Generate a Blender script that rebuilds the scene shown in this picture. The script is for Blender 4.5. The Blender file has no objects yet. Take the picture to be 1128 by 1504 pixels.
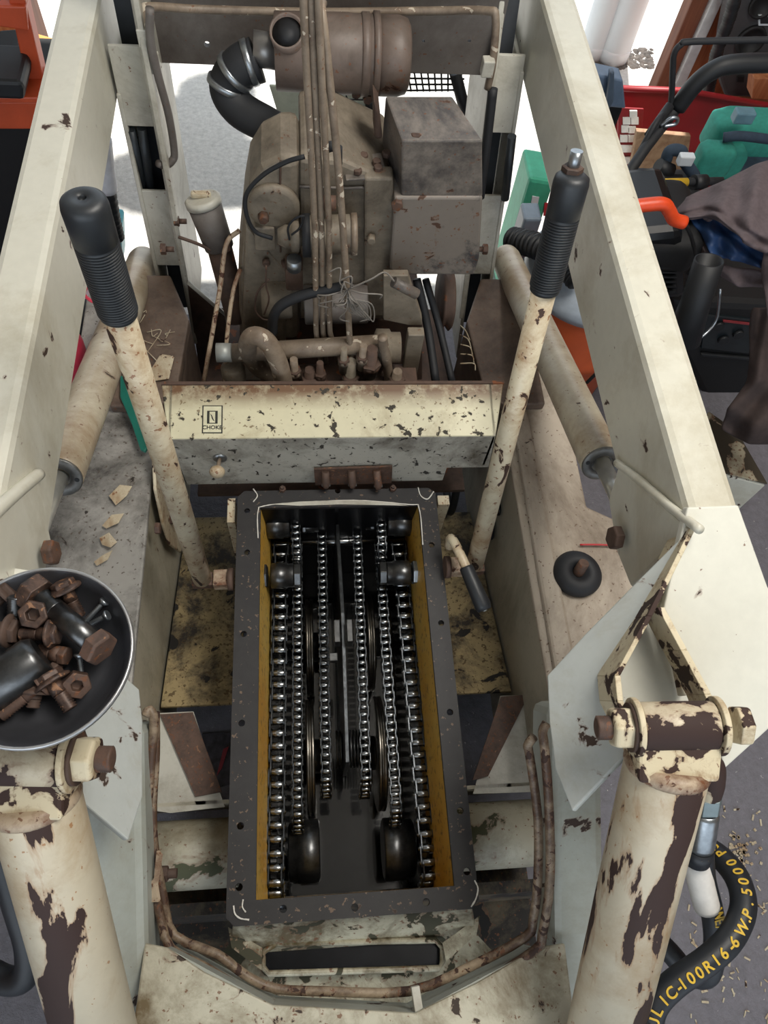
import bpy, bmesh, math, random
from mathutils import Vector, Matrix, Quaternion
random.seed(7)
S = bpy.context.scene
COL = S.collection
# ------------------------------------------------------------------ camera, world, lights
AX = Vector((.99482412, .02015326, .09959324)); AY = Vector((-.0630173, .89124468, .4491233)); AZ = Vector((.07971065, .45307479, -.88790171))
CAM = Vector((-.052, 0, 1.69)); FPX = 1100.0
cam = bpy.data.cameras.new('camera'); co = bpy.data.objects.new('camera', cam); COL.objects.link(co); S.camera = co
R = Vector((AX.x, AY.x, AZ.x)); U = Vector((AX.y, AY.y, AZ.y)); Fw = Vector((AX.z, AY.z, AZ.z))
m = Matrix((R, U, -Fw)).transposed().to_4x4(); m.translation = CAM; co.matrix_world = m
cam.sensor_fit = 'VERTICAL'; cam.sensor_height = 36.0; cam.lens = 36.0 * FPX / 1504.0; cam.clip_start = .02; cam.clip_end = 200
S.view_settings.view_transform = 'Standard'; S.view_settings.look = 'None'; S.view_settings.gamma = 1; S.view_settings.use_curve_mapping = False
S.view_settings.exposure = 0.12
W = bpy.data.worlds.new('sky'); S.world = W; W.use_nodes = True
bg = W.node_tree.nodes['Background']; bg.inputs[0].default_value = (.80, .90, 1, 1); bg.inputs[1].default_value = 1.3
def light(name, kind, loc, aim, energy, color=(1, 1, 1), size=1, size_y=None, angle=None):
    l = bpy.data.lights.new(name, kind); o = bpy.data.objects.new(name, l); COL.objects.link(o)
    o.location = loc; o.rotation_euler = (Vector(aim) - Vector(loc)).to_track_quat('-Z', 'Y').to_euler()
    l.energy = energy; l.color = color
    if kind == 'AREA':
        l.size = size
        if size_y: l.shape = 'RECTANGLE'; l.size_y = size_y
    if angle: l.angle = angle
    return o
light('sun', 'SUN', (0, 6, 12), (-.6, 2.2, 0), 7.5, (1, .96, .9), angle=.01)
light('overhead_fill_light', 'AREA', (.7, .55, 2.6), (.1, .6, .5), 33, (1, .95, .87), 1.0, .6)  # unseen soft fill added overhead to brighten the interior
light('door_daylight', 'AREA', (-1.0, -2.6, 2.2), (0, .6, .7), 24, (.84, .92, 1), 2.4, 1.8)

def ray(px, py):
    c = Vector((px - 564, 752 - py, FPX)); return Vector((AX.dot(c), AY.dot(c), AZ.dot(c)))
def at(px, py, x=None, y=None, z=None, d=None):
    r = ray(px, py)
    if x is not None: t = (x - CAM.x) / r.x
    elif y is not None: t = (y - CAM.y) / r.y
    elif z is not None: t = (z - CAM.z) / r.z
    else: t = d / FPX
    return CAM + r * t
def V(*a): return Vector(a)

# ------------------------------------------------------------------ materials
MATS = {}
class NT:
    def __init__(s, name):
        s.m = bpy.data.materials.new(name); s.m.use_nodes = True; s.t = s.m.node_tree; s.b = s.t.nodes['Principled BSDF']
        s.tc = s.t.nodes.new('ShaderNodeTexCoord')
    def n(s, k): return s.t.nodes.new(k)
    def l(s, a, b): s.t.links.new(a, b)
    def noise(s, scale, detail=5, rough=.6, dist=0, stretch=(1, 1, 1), off=0, rot=0):
        mp = s.n('ShaderNodeMapping'); mp.inputs['Scale'].default_value = stretch; mp.inputs['Location'].default_value = (off, off * .7, off * 1.3)
        src = s.tc.outputs['Object']
        if rot:
            m0 = s.n('ShaderNodeMapping'); m0.inputs['Rotation'].default_value = (rot, 0, 0); s.l(src, m0.inputs['Vector']); src = m0.outputs[0]
        s.l(src, mp.inputs['Vector'])
        n = s.n('ShaderNodeTexNoise'); n.inputs['Scale'].default_value = scale; n.inputs['Detail'].default_value = detail
        n.inputs['Roughness'].default_value = rough; n.inputs['Distortion'].default_value = dist
        s.l(mp.outputs[0], n.inputs['Vector']); return n.outputs['Fac']
    def ramp(s, fac, a, b, va=0, vb=1):
        r = s.n('ShaderNodeMapRange'); r.inputs['From Min'].default_value = a; r.inputs['From Max'].default_value = b
        r.inputs['To Min'].default_value = va; r.inputs['To Max'].default_value = vb; s.l(fac, r.inputs['Value']); return r.outputs[0]
    def mix(s, fac, a, b):
        x = s.n('ShaderNodeMix'); x.data_type = 'RGBA'
        if isinstance(fac, (int, float)): x.inputs[0].default_value = fac
        else: s.l(fac, x.inputs[0])
        for k, v in ((6, a), (7, b)):
            if isinstance(v, tuple): x.inputs[k].default_value = (*v[:3], 1)
            else: s.l(v, x.inputs[k])
        return x.outputs[2]
    def math(s, op, a, b):
        x = s.n('ShaderNodeMath'); x.operation = op
        for k, v in enumerate((a, b)):
            if isinstance(v, (int, float)): x.inputs[k].default_value = v
            else: s.l(v, x.inputs[k])
        return x.outputs[0]
    def bump(s, h, st=.3, dist=.002):
        b = s.n('ShaderNodeBump'); b.inputs['Strength'].default_value = st; b.inputs['Distance'].default_value = dist
        s.l(h, b.inputs['Height']); s.l(b.outputs[0], s.b.inputs['Normal'])
def C3(h):
    h = h.lstrip('#'); v = [int(h[i:i + 2], 16) / 255 for i in (0, 2, 4)]
    return tuple((c / 12.92 if c <= .04045 else ((c + .055) / 1.055) ** 2.4) for c in v)
def plain(name, col, rough=.5, metal=0, var=.12, scale=30, emit=None, coat=0, alpha=None, bump=.1):
    if name in MATS: return MATS[name]
    t = NT(name); c = C3(col) if isinstance(col, str) else col
    f = t.ramp(t.noise(scale), .35, .65)
    t.l(t.mix(f, tuple(x * (1 - var) for x in c), tuple(min(1, x * (1 + var)) for x in c)), t.b.inputs['Base Color'])
    t.b.inputs['Roughness'].default_value = rough; t.b.inputs['Metallic'].default_value = metal; t.b.inputs['Coat Weight'].default_value = coat
    if bump: t.bump(f, bump, .0008)
    if alpha: t.b.inputs['Transmission Weight'].default_value = alpha
    MATS[name] = t.m; return t.m
def paint(name, base='d8d5c4', dirt='8a7a60', dirt_t=(.48, .75), chip='3a2a20', chip_s=22, chip_t=.66, rough=.45, stretch=(1, 1, 1), dirt_s=4, spk=.70, rust='6b4126', off=0, dstretch=(1, 1, 1), metal=0, dist=.6, zband=None, rot=0, streak=None):
    if name in MATS: return MATS[name]
    t = NT(name)
    base = C3(base); dirt = C3(dirt); chip = C3(chip); rust = C3(rust)
    fine = t.ramp(t.noise(60, 4, off=off), .3, .7, 0, .22)
    c = t.mix(fine, base, tuple(x * .72 for x in base))
    d = t.ramp(t.noise(dirt_s, 9, .72, .3, dstretch, off + 3, rot), dirt_t[0], dirt_t[1])
    if zband:                                   # grime settled along one edge of the part: (axis, clean at, dirty at, colour)
        sp = t.n('ShaderNodeSeparateXYZ'); t.l(t.tc.outputs['Object'], sp.inputs[0])
        e = t.ramp(sp.outputs[zband[0]], zband[1], zband[2]); e = t.math('MULTIPLY', e, t.ramp(t.noise(30, 7, .7, off=9), .2, .52))
        c = t.mix(e, c, C3(zband[3]))
    c = t.mix(d, c, dirt)
    sp1 = t.noise(130, 3, .5, 0, (1, 1, 1), off + 7); sm = t.ramp(sp1, spk, spk + .02)
    c = t.mix(t.math('MULTIPLY', sm, .8), c, rust)
    cn = t.noise(chip_s, 6, .55, dist, stretch, off + 11, rot)
    if streak:                                  # long peeled strip down one side of the barrel: (x of its middle, half width, boost)
        sx = t.n('ShaderNodeSeparateXYZ'); t.l(t.tc.outputs['Object'], sx.inputs[0])
        ds = t.math('ABSOLUTE', t.math('SUBTRACT', sx.outputs[0], streak[0]), 0); cn = t.math('ADD', cn, t.ramp(ds, streak[1] * .4, streak[1] * 1.6, streak[2], 0))
    halo = t.ramp(cn, chip_t - .03, chip_t); c = t.mix(t.math('MULTIPLY', halo, .5), c, rust)
    k = t.ramp(cn, chip_t, chip_t + .008); c = t.mix(k, c, chip)
    t.l(c, t.b.inputs['Base Color'])
    rr = t.mix(k, (rough, rough, rough), (.75, .75, .75)); t.l(rr, t.b.inputs['Roughness'])
    t.b.inputs['Metallic'].default_value = metal
    h = t.math('SUBTRACT', t.math('MULTIPLY', fine, .6), k); t.bump(h, .35, .0012)
    MATS[name] = t.m; return t.m
M_arm = paint('arm_paint', 'cfcdbf', '9c9174', (.5, .8), '3c2b22', 24, .69, .38, spk=.745, dirt_s=3)
M_leg = paint('leg_paint', 'a9aea6', '857d66', (.48, .78), '3a2c25', 30, .67, .4, (1, 1, .5), off=4, spk=.73)
M_cyl = paint('tilt_cylinder_paint', 'c9bfa8', '9c7f58', (.45, .75), '35221d', 17, .535, .42, (1, 1, .22), off=8, dirt_s=7, spk=.70, rust='9a6a3c', dist=.5, rot=math.pi / 4)
def cylmat(nm, x0, off): return paint(nm, 'c9bfa8', '9c7f58', (.45, .75), '35221d', 19, .592, .42, (1, 1, .30), off=off, dirt_s=7, spk=.69, rust='9a6a3c', dist=.6, rot=math.pi / 4, streak=(x0, .016, .105))
M_boss = paint('worn_boss_paint', 'c6bba2', '7a5838', (.5, .8), '33211d', 16, .455, .45, off=2, dirt_s=8)
M_lift = paint('lift_cylinder_paint', 'c8c0ab', '8f765a', (.42, .70), '4a3e33', 26, .69, .36, (1, 1, 1), off=5, dirt_s=7, spk=.68)
M_lever = paint('lever_paint', 'cbc1a8', '8f6f4b', (.45, .70), '38251c', 48, .625, .4, (1, 1, .6), off=1, dirt_s=12, spk=.635, rust='7b4a28')
M_fend = paint('fender_top_paint', 'a09d97', '3f3c38', (.40, .64), '2c2722', 24, .68, .5, off=6, dirt_s=7, spk=.64, rust='4d4035')
M_fendR = paint('right_fender_top_paint', 'b3a797', '675848', (.46, .72), '3c3128', 24, .70, .5, off=16, dirt_s=6, spk=.66, rust='5d4430', dstretch=(1, .5, 1))
M_wall = paint('fender_wall_paint', 'b0aa98', '6c6550', (.45, .75), '3b3128', 20, .72, .5, (1, 1, .5), off=12, dirt_s=5, spk=.70, dstretch=(1, 1, .5))
M_hump = paint('dusty_brown_hump', '776557', '4a3c34', (.4, .65), '2e2522', 20, .70, .6, off=14, dirt_s=8, spk=.66)
M_pan = paint('oily_foot_pan', 'a18f68', '2b2620', (.43, .60), '1a1714', 18, .62, .7, off=3, dirt_s=9, spk=.6, rust='4c3a1e')
M_up = paint('upright_paint', 'bfbdb2', '7b7262', (.45, .75), '3b2a22', 30, .71, .42, off=9, dirt_s=7)
M_dash = paint('dash_paint', 'cfcaad', '8f7b57', (.55, .78), '38342c', 58, .615, .42, off=21, dirt_s=6, spk=.66, rust='705c3c', zband=(1, .05, .085, '6a4d35'), dist=.2)
M_dashshade = paint('dash_shaded_paint', 'b3b0a5', '544d43', (.48, .70), '35322e', 60, .63, .45, off=31, dirt_s=7, spk=.66, rust='4a443c')  # dash paint again, with the lower face's shade put into the base colour
M_beam = paint('crossbeam_dusty', '716c68', '4d443f', (.42, .7), '44281c', 12, .70, .55, off=2, dirt_s=5, spk=.7)
M_axle = paint('axle_tube_paint', 'aeaa98', '655840', (.42, .70), '484b35', 12, .585, .45, off=40, dirt_s=8, spk=.66)
M_steel_dirty = paint('engine_dust', '897f70', '4f473d', (.38, .66), '352b24', 18, .68, .6, off=5, dirt_s=8, spk=.68)
M_guard = paint('guard_lower_paint', '7b736b', '3a393b', (.50, .56), '4b3529', 30, .66, .5, off=61, dirt_s=2.6, spk=.66)
M_eng2 = paint('engine_guard', '7b736b', '45413f', (.47, .58), '4b3529', 30, .70, .5, off=7, dirt_s=3.2, spk=.66)
M_aircl = paint('air_cleaner_brown', '70625a', '4a4038', (.42, .7), '3e251a', 15, .68, .5, off=17, dirt_s=8, spk=.66)
M_pipe = paint('dusty_pipe', '8d7f6f', '5f5145', (.4, .7), 'c0b6a5', 40, .62, .5, off=5, dirt_s=20)
M_pipe_rust = paint('rusty_cream_pipe', 'b3a18a', '6d4c38', (.42, .64), '4a2e22', 60, .62, .5, off=5, dirt_s=25, spk=.62)
M_rustdark = paint('dark_rust', '5a463b', '3a2d27', (.4, .7), '7e4a2c', 30, .66, .7, off=8, dirt_s=20)
M_rust = paint('orange_rust', '5f483c', '3d2e27', (.4, .68), '85634a', 90, .66, .65, off=9, dirt_s=60, spk=.6)
M_rustbolt = paint('bolt_rust', '5d483d', '332824', (.38, .62), '8f6c52', 140, .62, .5, off=9, dirt_s=90, metal=.3)
M_zinc = plain('zinc_steel', '9aa0a5', .32, .9, .15, 80)
M_flange = paint('gasket_flange', '2b2a2b', '1d1c1f', (.4, .7), '3d302a', 60, .72, .6, off=13, dirt_s=14, spk=.655, rust='74604f')
M_black = plain('black_rubber', '1d1f23', .65, 0, .2, 20)
M_grip = plain('grip_rubber', '24282c', .45, 0, .15, 40)
M_hose = plain('hose_rubber', '1c2026', .48, 0, .12, 60)
M_oil = plain('oily_steel', '5a5b5c', .30, .9, .3, 60)
M_chain = plain('chain_steel', '8d8f90', .20, 1, .25, 120, bump=.05)
M_chaind = plain('chain_plate_steel', '4a4d50', .28, 1, .3, 120)
M_oild = plain('oil_black_iron', '1a1b1e', .25, .6, .3, 30)
M_pool = plain('oil_pool', '050608', .12, 0, .1, 3, coat=1, bump=0)
M_disc = plain('disc_steel', '8d8880', .30, .95, .25, 40)
def case_inner():
    t = NT('case_inner_wall'); sp = t.n('ShaderNodeSeparateXYZ'); t.l(t.tc.outputs['Object'], sp.inputs[0])
    nz = t.noise(9, 5); e = t.math('ADD', sp.outputs[2], t.math('MULTIPLY', nz, .03))
    k = t.ramp(e, -.15, -.12)                                   # oil level stain
    y = t.mix(t.ramp(t.noise(5, 4, off=5), .4, .65), C3('c4922f'), C3('c9a955'))
    y = t.mix(t.ramp(t.noise(90, 4), .55, .7), y, C3('6b5326'))
    t.l(t.mix(k, C3('0e0f12'), y), t.b.inputs['Base Color']); t.l(t.ramp(k, 0, 1, .15, .5), t.b.inputs['Roughness'])
    return t.m
M_case = case_inner()
def concrete(name, a, b, scr=True):
    t = NT(name); n1 = t.ramp(t.noise(1.5, 8, .7), .3, .7); c = t.mix(n1, C3(a), C3(b))
    n2 = t.ramp(t.noise(60, 6, .7), .35, .7); c = t.mix(t.math('MULTIPLY', n2, .35), c, C3('403d3f'))
    n3 = t.ramp(t.noise(90, 2, .5, 1.5, off=5), .73, .75); c = t.mix(t.math('MULTIPLY', n3, .8 if scr else 0), c, C3('d6d2cb'))
    t.l(c, t.b.inputs['Base Color']); t.b.inputs['Roughness'].default_value = .6; t.bump(n2, .5, .003); return t.m
M_floor = concrete('garage_concrete', '6c6b72', '807e86'); M_drive = concrete('driveway_concrete', 'b9b8b4', 'd2d0ca', False)
def wood(name, a, b, st=(8, 8, .6)):
    t = NT(name); n1 = t.ramp(t.noise(6, 6, .6, .5, st), .35, .65); c = t.mix(n1, C3(a), C3(b)); t.l(c, t.b.inputs['Base Color'])
    t.b.inputs['Roughness'].default_value = .6; t.bump(n1, .2, .001); return t.m
M_wood = wood('stud_wood', '8c4f2e', 'b27650'); M_osb = wood('osb_board', '8a6a50', 'a98c70', (6, 6, 6)); M_dwood = wood('jamb_wood', '5a3426', '7a4c36')

# ------------------------------------------------------------------ mesh builder
class MB:
    def __init__(s): s.v = []; s.f = []; s.sm = []
    def add(s, vs, fs, smooth=False):
        o = len(s.v); s.v += [Vector(v) for v in vs]; s.f += [tuple(i + o for i in f) for f in fs]; s.sm += [smooth] * len(fs); return s
    def prism(s, pts, vec):
        n = len(pts); vec = Vector(vec); a = [Vector(p) for p in pts]; b = [p + vec for p in a]
        return s.add(a + b, [tuple(range(n))[::-1], tuple(range(n, 2 * n))] + [(i, (i + 1) % n, (i + 1) % n + n, i + n) for i in range(n)])
    def slab(s, pts, th, up=(0, 0, 1)):
        pts = [Vector(p) for p in pts]; n = Vector()
        for i in range(len(pts)): n += pts[i].cross(pts[(i + 1) % len(pts)])
        n.normalize()
        if n.dot(Vector(up)) < 0: n = -n
        return s.prism(pts, -n * th)
    def box(s, c, size, rot=None):
        x, y, z = [k / 2 for k in size]; c = Vector(c); p = [Vector((a * x, b * y, d * z)) for a in (-1, 1) for b in (-1, 1) for d in (-1, 1)]
        if rot: p = [rot @ q for q in p]
        return s.add([q + c for q in p], [(0, 1, 3, 2), (4, 6, 7, 5), (0, 4, 5, 1), (2, 3, 7, 6), (0, 2, 6, 4), (1, 5, 7, 3)])
    def rev(s, p0, d, prof, seg=24, smooth=True, phase=0, caps=True):
        d = Vector(d).normalized(); u = d.orthogonal().normalized(); w = d.cross(u); p0 = Vector(p0); vs = []; fs = []
        for (h, r) in prof:
            for k in range(seg):
                a = 2 * math.pi * k / seg + phase; vs.append(p0 + d * h + (u * math.cos(a) + w * math.sin(a)) * max(r, 1e-5))
        for i in range(len(prof) - 1):
            for k in range(seg): fs.append((i * seg + k, i * seg + (k + 1) % seg, (i + 1) * seg + (k + 1) % seg, (i + 1) * seg + k))
        s.add(vs, fs, smooth)
        o = len(s.v) - len(vs)
        if caps and prof[0][1] > 1e-4: s.f.append(tuple(o + k for k in range(seg))[::-1]); s.sm.append(False)
        if caps and prof[-1][1] > 1e-4: s.f.append(tuple(o + (len(prof) - 1) * seg + k for k in range(seg))); s.sm.append(False)
        return s
    def cyl(s, a, b, r, r2=None, seg=24, smooth=True):
        a = Vector(a); b = Vector(b); return s.rev(a, b - a, [(0, r), ((b - a).length, r if r2 is None else r2)], seg, smooth)
    def tubecyl(s, a, b, r, ri, seg=28):
        a = Vector(a); b = Vector(b); L = (b - a).length; return s.rev(a, b - a, [(L * .3, 1e-6), (L * .3, ri), (0, ri), (0, r), (L, r), (L, ri), (L * .7, ri), (L * .7, 1e-6)], seg)
    def sphere(s, c, r, seg=20, rings=12, sc=(1, 1, 1), rot=None):
        vs = []; fs = []; c = Vector(c)
        for i in range(rings + 1):
            t = math.pi * i / rings
            for k in range(seg):
                a = 2 * math.pi * k / seg; q = Vector((math.sin(t) * math.cos(a) * sc[0], math.sin(t) * math.sin(a) * sc[1], math.cos(t) * sc[2])) * r
                if rot: q = rot @ q
                vs.append(c + q)
        for i in range(rings):
            for k in range(seg): fs.append((i * seg + k, i * seg + (k + 1) % seg, (i + 1) * seg + (k + 1) % seg, (i + 1) * seg + k))
        return s.add(vs, fs, True)
    def tube(s, pts, r, seg=12, sub=6, smooth=True, prof=None):
        P = curve(pts, sub) if smooth else [Vector(p) for p in pts]
        n = len(P); t = (P[1] - P[0]).normalized(); u = t.orthogonal().normalized(); vs = []; fs = []
        for i in range(n):
            t2 = (P[min(i + 1, n - 1)] - P[max(i - 1, 0)]).normalized(); q = t.rotation_difference(t2); u = q @ u; t = t2; w = t.cross(u)
            rr = r if not callable(r) else r(i / (n - 1))
            for k in range(seg):
                a = 2 * math.pi * k / seg; vs.append(P[i] + (u * math.cos(a) + w * math.sin(a)) * rr)
        for i in range(n - 1):
            for k in range(seg): fs.append((i * seg + k, i * seg + (k + 1) % seg, (i + 1) * seg + (k + 1) % seg, (i + 1) * seg + k))
        fs.append(tuple(range(seg))[::-1]); fs.append(tuple((n - 1) * seg + k for k in range(seg)))
        return s.add(vs, fs, True)
    def hexa(s, p, d, r, h, seg=6): return s.rev(p, d, [(0, r), (h * .85, r), (h, r * .88)], seg, False)
def curve(pts, sub=6):
    P = [Vector(p) for p in pts]
    if len(P) < 3: return P
    out = []
    for i in range(len(P) - 1):
        a = P[i - 1] if i else P[0] * 2 - P[1]; b = P[i]; c = P[i + 1]; d = P[i + 2] if i + 2 < len(P) else P[-1] * 2 - P[-2]
        for k in range(sub):
            t = k / sub; out.append(.5 * ((2 * b) + (c - a) * t + (2 * a - 5 * b + 4 * c - d) * t * t + (3 * b - a - 3 * c + d) * t ** 3))
    out.append(P[-1]); return out
def wloc(o):
    v = Vector(o.location)
    while o.parent: o = o.parent; v = v + o.location
    return v
def build(name, mb, mat, parent=None, origin=None, bevel=0, label=None):
    me = bpy.data.meshes.new(name); org = wloc(parent) if parent else Vector(origin if origin is not None else (0, 0, 0))
    off = Vector(origin) - wloc(parent) if (parent and origin is not None) else Vector((0, 0, 0))
    me.from_pydata([tuple(v - org - off) for v in mb.v], [], mb.f); me.update()
    for p, sm in zip(me.polygons, mb.sm): p.use_smooth = sm
    bm = bmesh.new(); bm.from_mesh(me); bmesh.ops.recalc_face_normals(bm, faces=bm.faces); bm.to_mesh(me); bm.free()
    o = bpy.data.objects.new(name, me); COL.objects.link(o); me.materials.append(mat)
    if parent: o.parent = parent; o.location = off
    else: o.location = org
    if bevel:
        b = o.modifiers.new('bevel', 'BEVEL'); b.width = bevel; b.segments = 2; b.limit_method = 'ANGLE'; b.angle_limit = .6
    if label: o['label'] = label
    return o
def thing(name, label, cat, loc=(0, 0, 0), group=None):
    o = bpy.data.objects.new(name, None); COL.objects.link(o); o.location = loc; o.empty_display_size = .05
    o['label'] = label; o['category'] = cat
    if group: o['group'] = group
    return o
def solo(name, mb, mat, label, cat, group=None, bevel=0):
    xs = [v.x for v in mb.v]; ys = [v.y for v in mb.v]; zs = [v.z for v in mb.v]
    o = build(name, mb, mat, None, ((min(xs) + max(xs)) / 2, (min(ys) + max(ys)) / 2, min(zs)), bevel)
    o['label'] = label; o['category'] = cat
    if group: o['group'] = group
    return o
def struct(name, mb, mat, bevel=0):
    o = build(name, mb, mat, None, None, bevel); o['kind'] = 'structure'; return o
def carve(o, mb):                                              # cut real holes in a mesh, then drop the cutter
    me = bpy.data.meshes.new('c'); me.from_pydata([tuple(v - wloc(o)) for v in mb.v], [], mb.f)
    bm = bmesh.new(); bm.from_mesh(me); bmesh.ops.recalc_face_normals(bm, faces=bm.faces); bm.to_mesh(me); bm.free()
    c = bpy.data.objects.new('c', me); COL.objects.link(c); c.location = wloc(o)
    md = o.modifiers.new('b', 'BOOLEAN'); md.operation = 'DIFFERENCE'; md.object = c; md.solver = 'EXACT'
    bpy.context.view_layer.update(); dg = bpy.context.evaluated_depsgraph_get()
    nm = bpy.data.meshes.new_from_object(o.evaluated_get(dg)); o.modifiers.clear(); o.data = nm
    bpy.data.objects.remove(c); return o
def text_mb(txt, size, M, ext=.0003):
    cu = bpy.data.curves.new('t', 'FONT'); cu.body = txt; cu.size = size; cu.extrude = ext; cu.align_x = 'CENTER'; cu.align_y = 'CENTER'; cu.offset = size * .02
    o = bpy.data.objects.new('t', cu); COL.objects.link(o); bpy.context.view_layer.update()
    me = bpy.data.meshes.new_from_object(o.evaluated_get(bpy.context.evaluated_depsgraph_get()))
    r = ([M @ v.co for v in me.vertices], [tuple(p.vertices) for p in me.polygons]); bpy.data.objects.remove(o); return r
def frame(o, x, z):                                            # matrix: local x along x, local z (facing) along z
    x = Vector(x).normalized(); z = Vector(z); z = (z - x * z.dot(x)).normalized(); y = z.cross(x)
    M = Matrix((x, y, z)).transposed().to_4x4(); M.translation = o; return M
X_, Y_, Z_ = V(1, 0, 0), V(0, 1, 0), V(0, 0, 1)

# ------------------------------------------------------------------ the setting
struct('floor', MB().prism([(-3, -3, -.05), (3.2, -3, -.05), (3.2, 1.5, -.05), (-3, 1.5, -.05)], (0, 0, .05)), M_floor)
struct('trim_driveway', MB().prism([(-8, 1.5, -.05), (9, 1.5, -.05), (9, 14, -.05), (-8, 14, -.05)], (0, 0, .05)), M_drive)
M_ceil = plain('ceiling_board', 'cfcac0', .8)
struct('ceiling', MB().prism([(-3, -3, 2.75), (3.2, -3, 2.75), (3.2, 2.5, 2.75), (-3, 2.5, 2.75)], (0, 0, .08)), M_ceil)
struct('wall_left', MB().box((-3.05, -.25, 1.35), (.1, 5.5, 2.8)), M_osb)
struct('wall_right', MB().box((3.25, -.25, 1.35), (.1, 5.5, 2.8)), M_osb)
# rear wall right of the big door opening: sheet plywood with studs, and its jamb
ja = at(1000, 0, y=2.45); jb = at(972, 130, y=2.45)
bx0 = at(986, 60, y=2.45).x
struct('wall_rear_right', MB().box(((bx0 + 3.2) / 2 + .05, 2.46, 1.37), (3.2 - bx0 - .1, .05, 2.74)), M_wood)
struct('trim_1', MB().box((bx0 + .02, 2.44, 1.37), (.055, .06, 2.74)), M_dwood, .004)
struct('trim_2', MB().box((bx0 + .07, 2.42, 1.37), (.035, .04, 2.74)), plain('grey_white_trim', 'c9d2d6', .5), .003)
for k, xx in enumerate((bx0 + .30, bx0 + .62, bx0 + .95)):
    struct('trim_%d' % (3 + k), MB().box((xx, 2.40, 1.37), (.05, .09, 2.74)), M_wood, .003)
lx = at(58, 40, y=2.45).x
struct('wall_rear_left', MB().box(((lx - 3) / 2 - .25, 2.46, 1.37), (3 + lx - .3, .05, 2.74)), plain('bright_outside_siding', 'd9dde0', .7))
struct('trim_6', MB().box((lx - .02, 2.42, 1.37), (.07, .09, 2.74)), M_dwood, .004)
struct('trim_7', MB().box((lx - .13, 2.42, 1.37), (.10, .06, 2.74)), plain('white_jamb', 'dfe4e6', .5), .003)

# ------------------------------------------------------------------ loader frame
LF = thing('loader_frame', 'off-white scratched steel frame of a small skid steer loader standing on the garage floor', 'machine frame', (0, .6, 0))
WX = .34
# fenders: top sheets with chamfered rear hump, and inner walls down to the foot pans
def fender(s):
    zt = .47
    ow = .47 if s > 0 else .50
    top = [V(s * WX, .18, zt), V(s * .335, .86, zt), V(s * .30, .88, zt), V(s * .285, 1.05, zt), V(s * .33, 1.17, zt), V(s * ow, 1.17, zt), V(s * ow, .62, zt), V(s * .54, .58, zt), V(s * .54, .18, zt)]
    build('fender_top', MB().prism(top, (0, 0, -.012)), M_fend if s < 0 else M_fendR, LF, bevel=.004, label='left fender top, dark and mottled' if s < 0 else 'right fender top, tan and dusty')
    w = MB().prism([V(s * WX, .26, .05), V(s * WX, 1.0, .05), V(s * WX, 1.0, .468), V(s * WX, .20, .468)], (s * .008, 0, 0))
    build('fender_wall', w, M_wall, LF)
    w = MB().prism([V(s * ow, .18, .02), V(s * ow, 1.17, .02), V(s * ow, 1.17, .462), V(s * ow, .18, .462)], (-s * .008, 0, 0))
    build('fender_outer_wall', w, M_wall, LF)
    h = MB().prism([V(s * .335, .86, .20), V(s * .30, .88, .20), V(s * .285, 1.05, .20), V(s * .33, 1.17, .20)][::1], (0, 0, .275))
    h2 = MB().prism([V(s * .335, .84, .47), V(s * .30, .86, .47), V(s * .285, 1.05, .47), V(s * .33, 1.17, .47), V(s * .42, 1.17, .47), V(s * .42, .84, .47)], (0, 0, .022))
    h.add(h2.v, h2.f); build('fender_hump', h, M_hump, LF, bevel=.004, label='brown dusty raised rear hump')
for s in (-1, 1): fender(s)
build('fender_ridge', MB().prism([V(.352, .3, .468), V(.352, .84, .468), V(.385, .84, .468), V(.392, .3, .468)], (0, 0, .012)), M_fendR, LF, bevel=.008)
for s in (-1, 1):
    pp = [V(s * .335, .33, .25), V(s * .335, .80, .10), V(s * .19, .80, .10), V(s * .19, .33, .25)]
    build('foot_pan', MB().slab(pp, .006), M_pan, LF, bevel=.001, label='tan and black oily foot pan')
    a = [at(*p, z=.30) for p in (((218, 1048), (284, 1045), (330, 1185), (250, 1194), (222, 1190)) if s < 0 else ((735, 1022), (803, 1019), (806, 1162), (695, 1166)))]
    build('step_guard', MB().slab(a, .004), M_up, LF, label='pale step guard plate')
    b = [at(*p, z=.306) for p in (((235, 1049), (283, 1046), (326, 1163), (287, 1170)) if s < 0 else ((736, 1023), (777, 1020), (717, 1140), (694, 1146)))]
    build('guard_strip', MB().slab(b, .004), M_rust, LF, label='brown rusted strip across the step guard')
# axle tube between the chain case and the side walls
build('axle_tube', MB().cyl((-.36, .075, .25), (-.185, .075, .25), .056, seg=40), M_axle, LF, label='left half of the axle tube, with large green-brown bare patches')
build('axle_tube', MB().cyl((.185, .075, .25), (.36, .075, .25), .056, seg=40), M_axle, LF, label='right half of the axle tube')
for s in (-1, 1): build('axle_flange', MB().box((s * .27, .152, .25), (.15, .006, .10)), M_wall, LF)
M_dpan = paint('dark_belly', '5c5240', '1c1916', (.36, .54), '12110f', 18, .62, .7, off=33, dirt_s=10, spk=.64)  # darker brown variant of the foot pan colours
build('front_body', MB().prism([V(-.36, -.02, .03), V(.36, -.02, .03), V(.36, .0, .20), V(-.36, .0, .20)], (0, -.02, 0)), M_dpan, LF)
build('belly_plate', MB().box((0, .0, .08), (.72, .26, .01)), M_dpan, LF)
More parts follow.
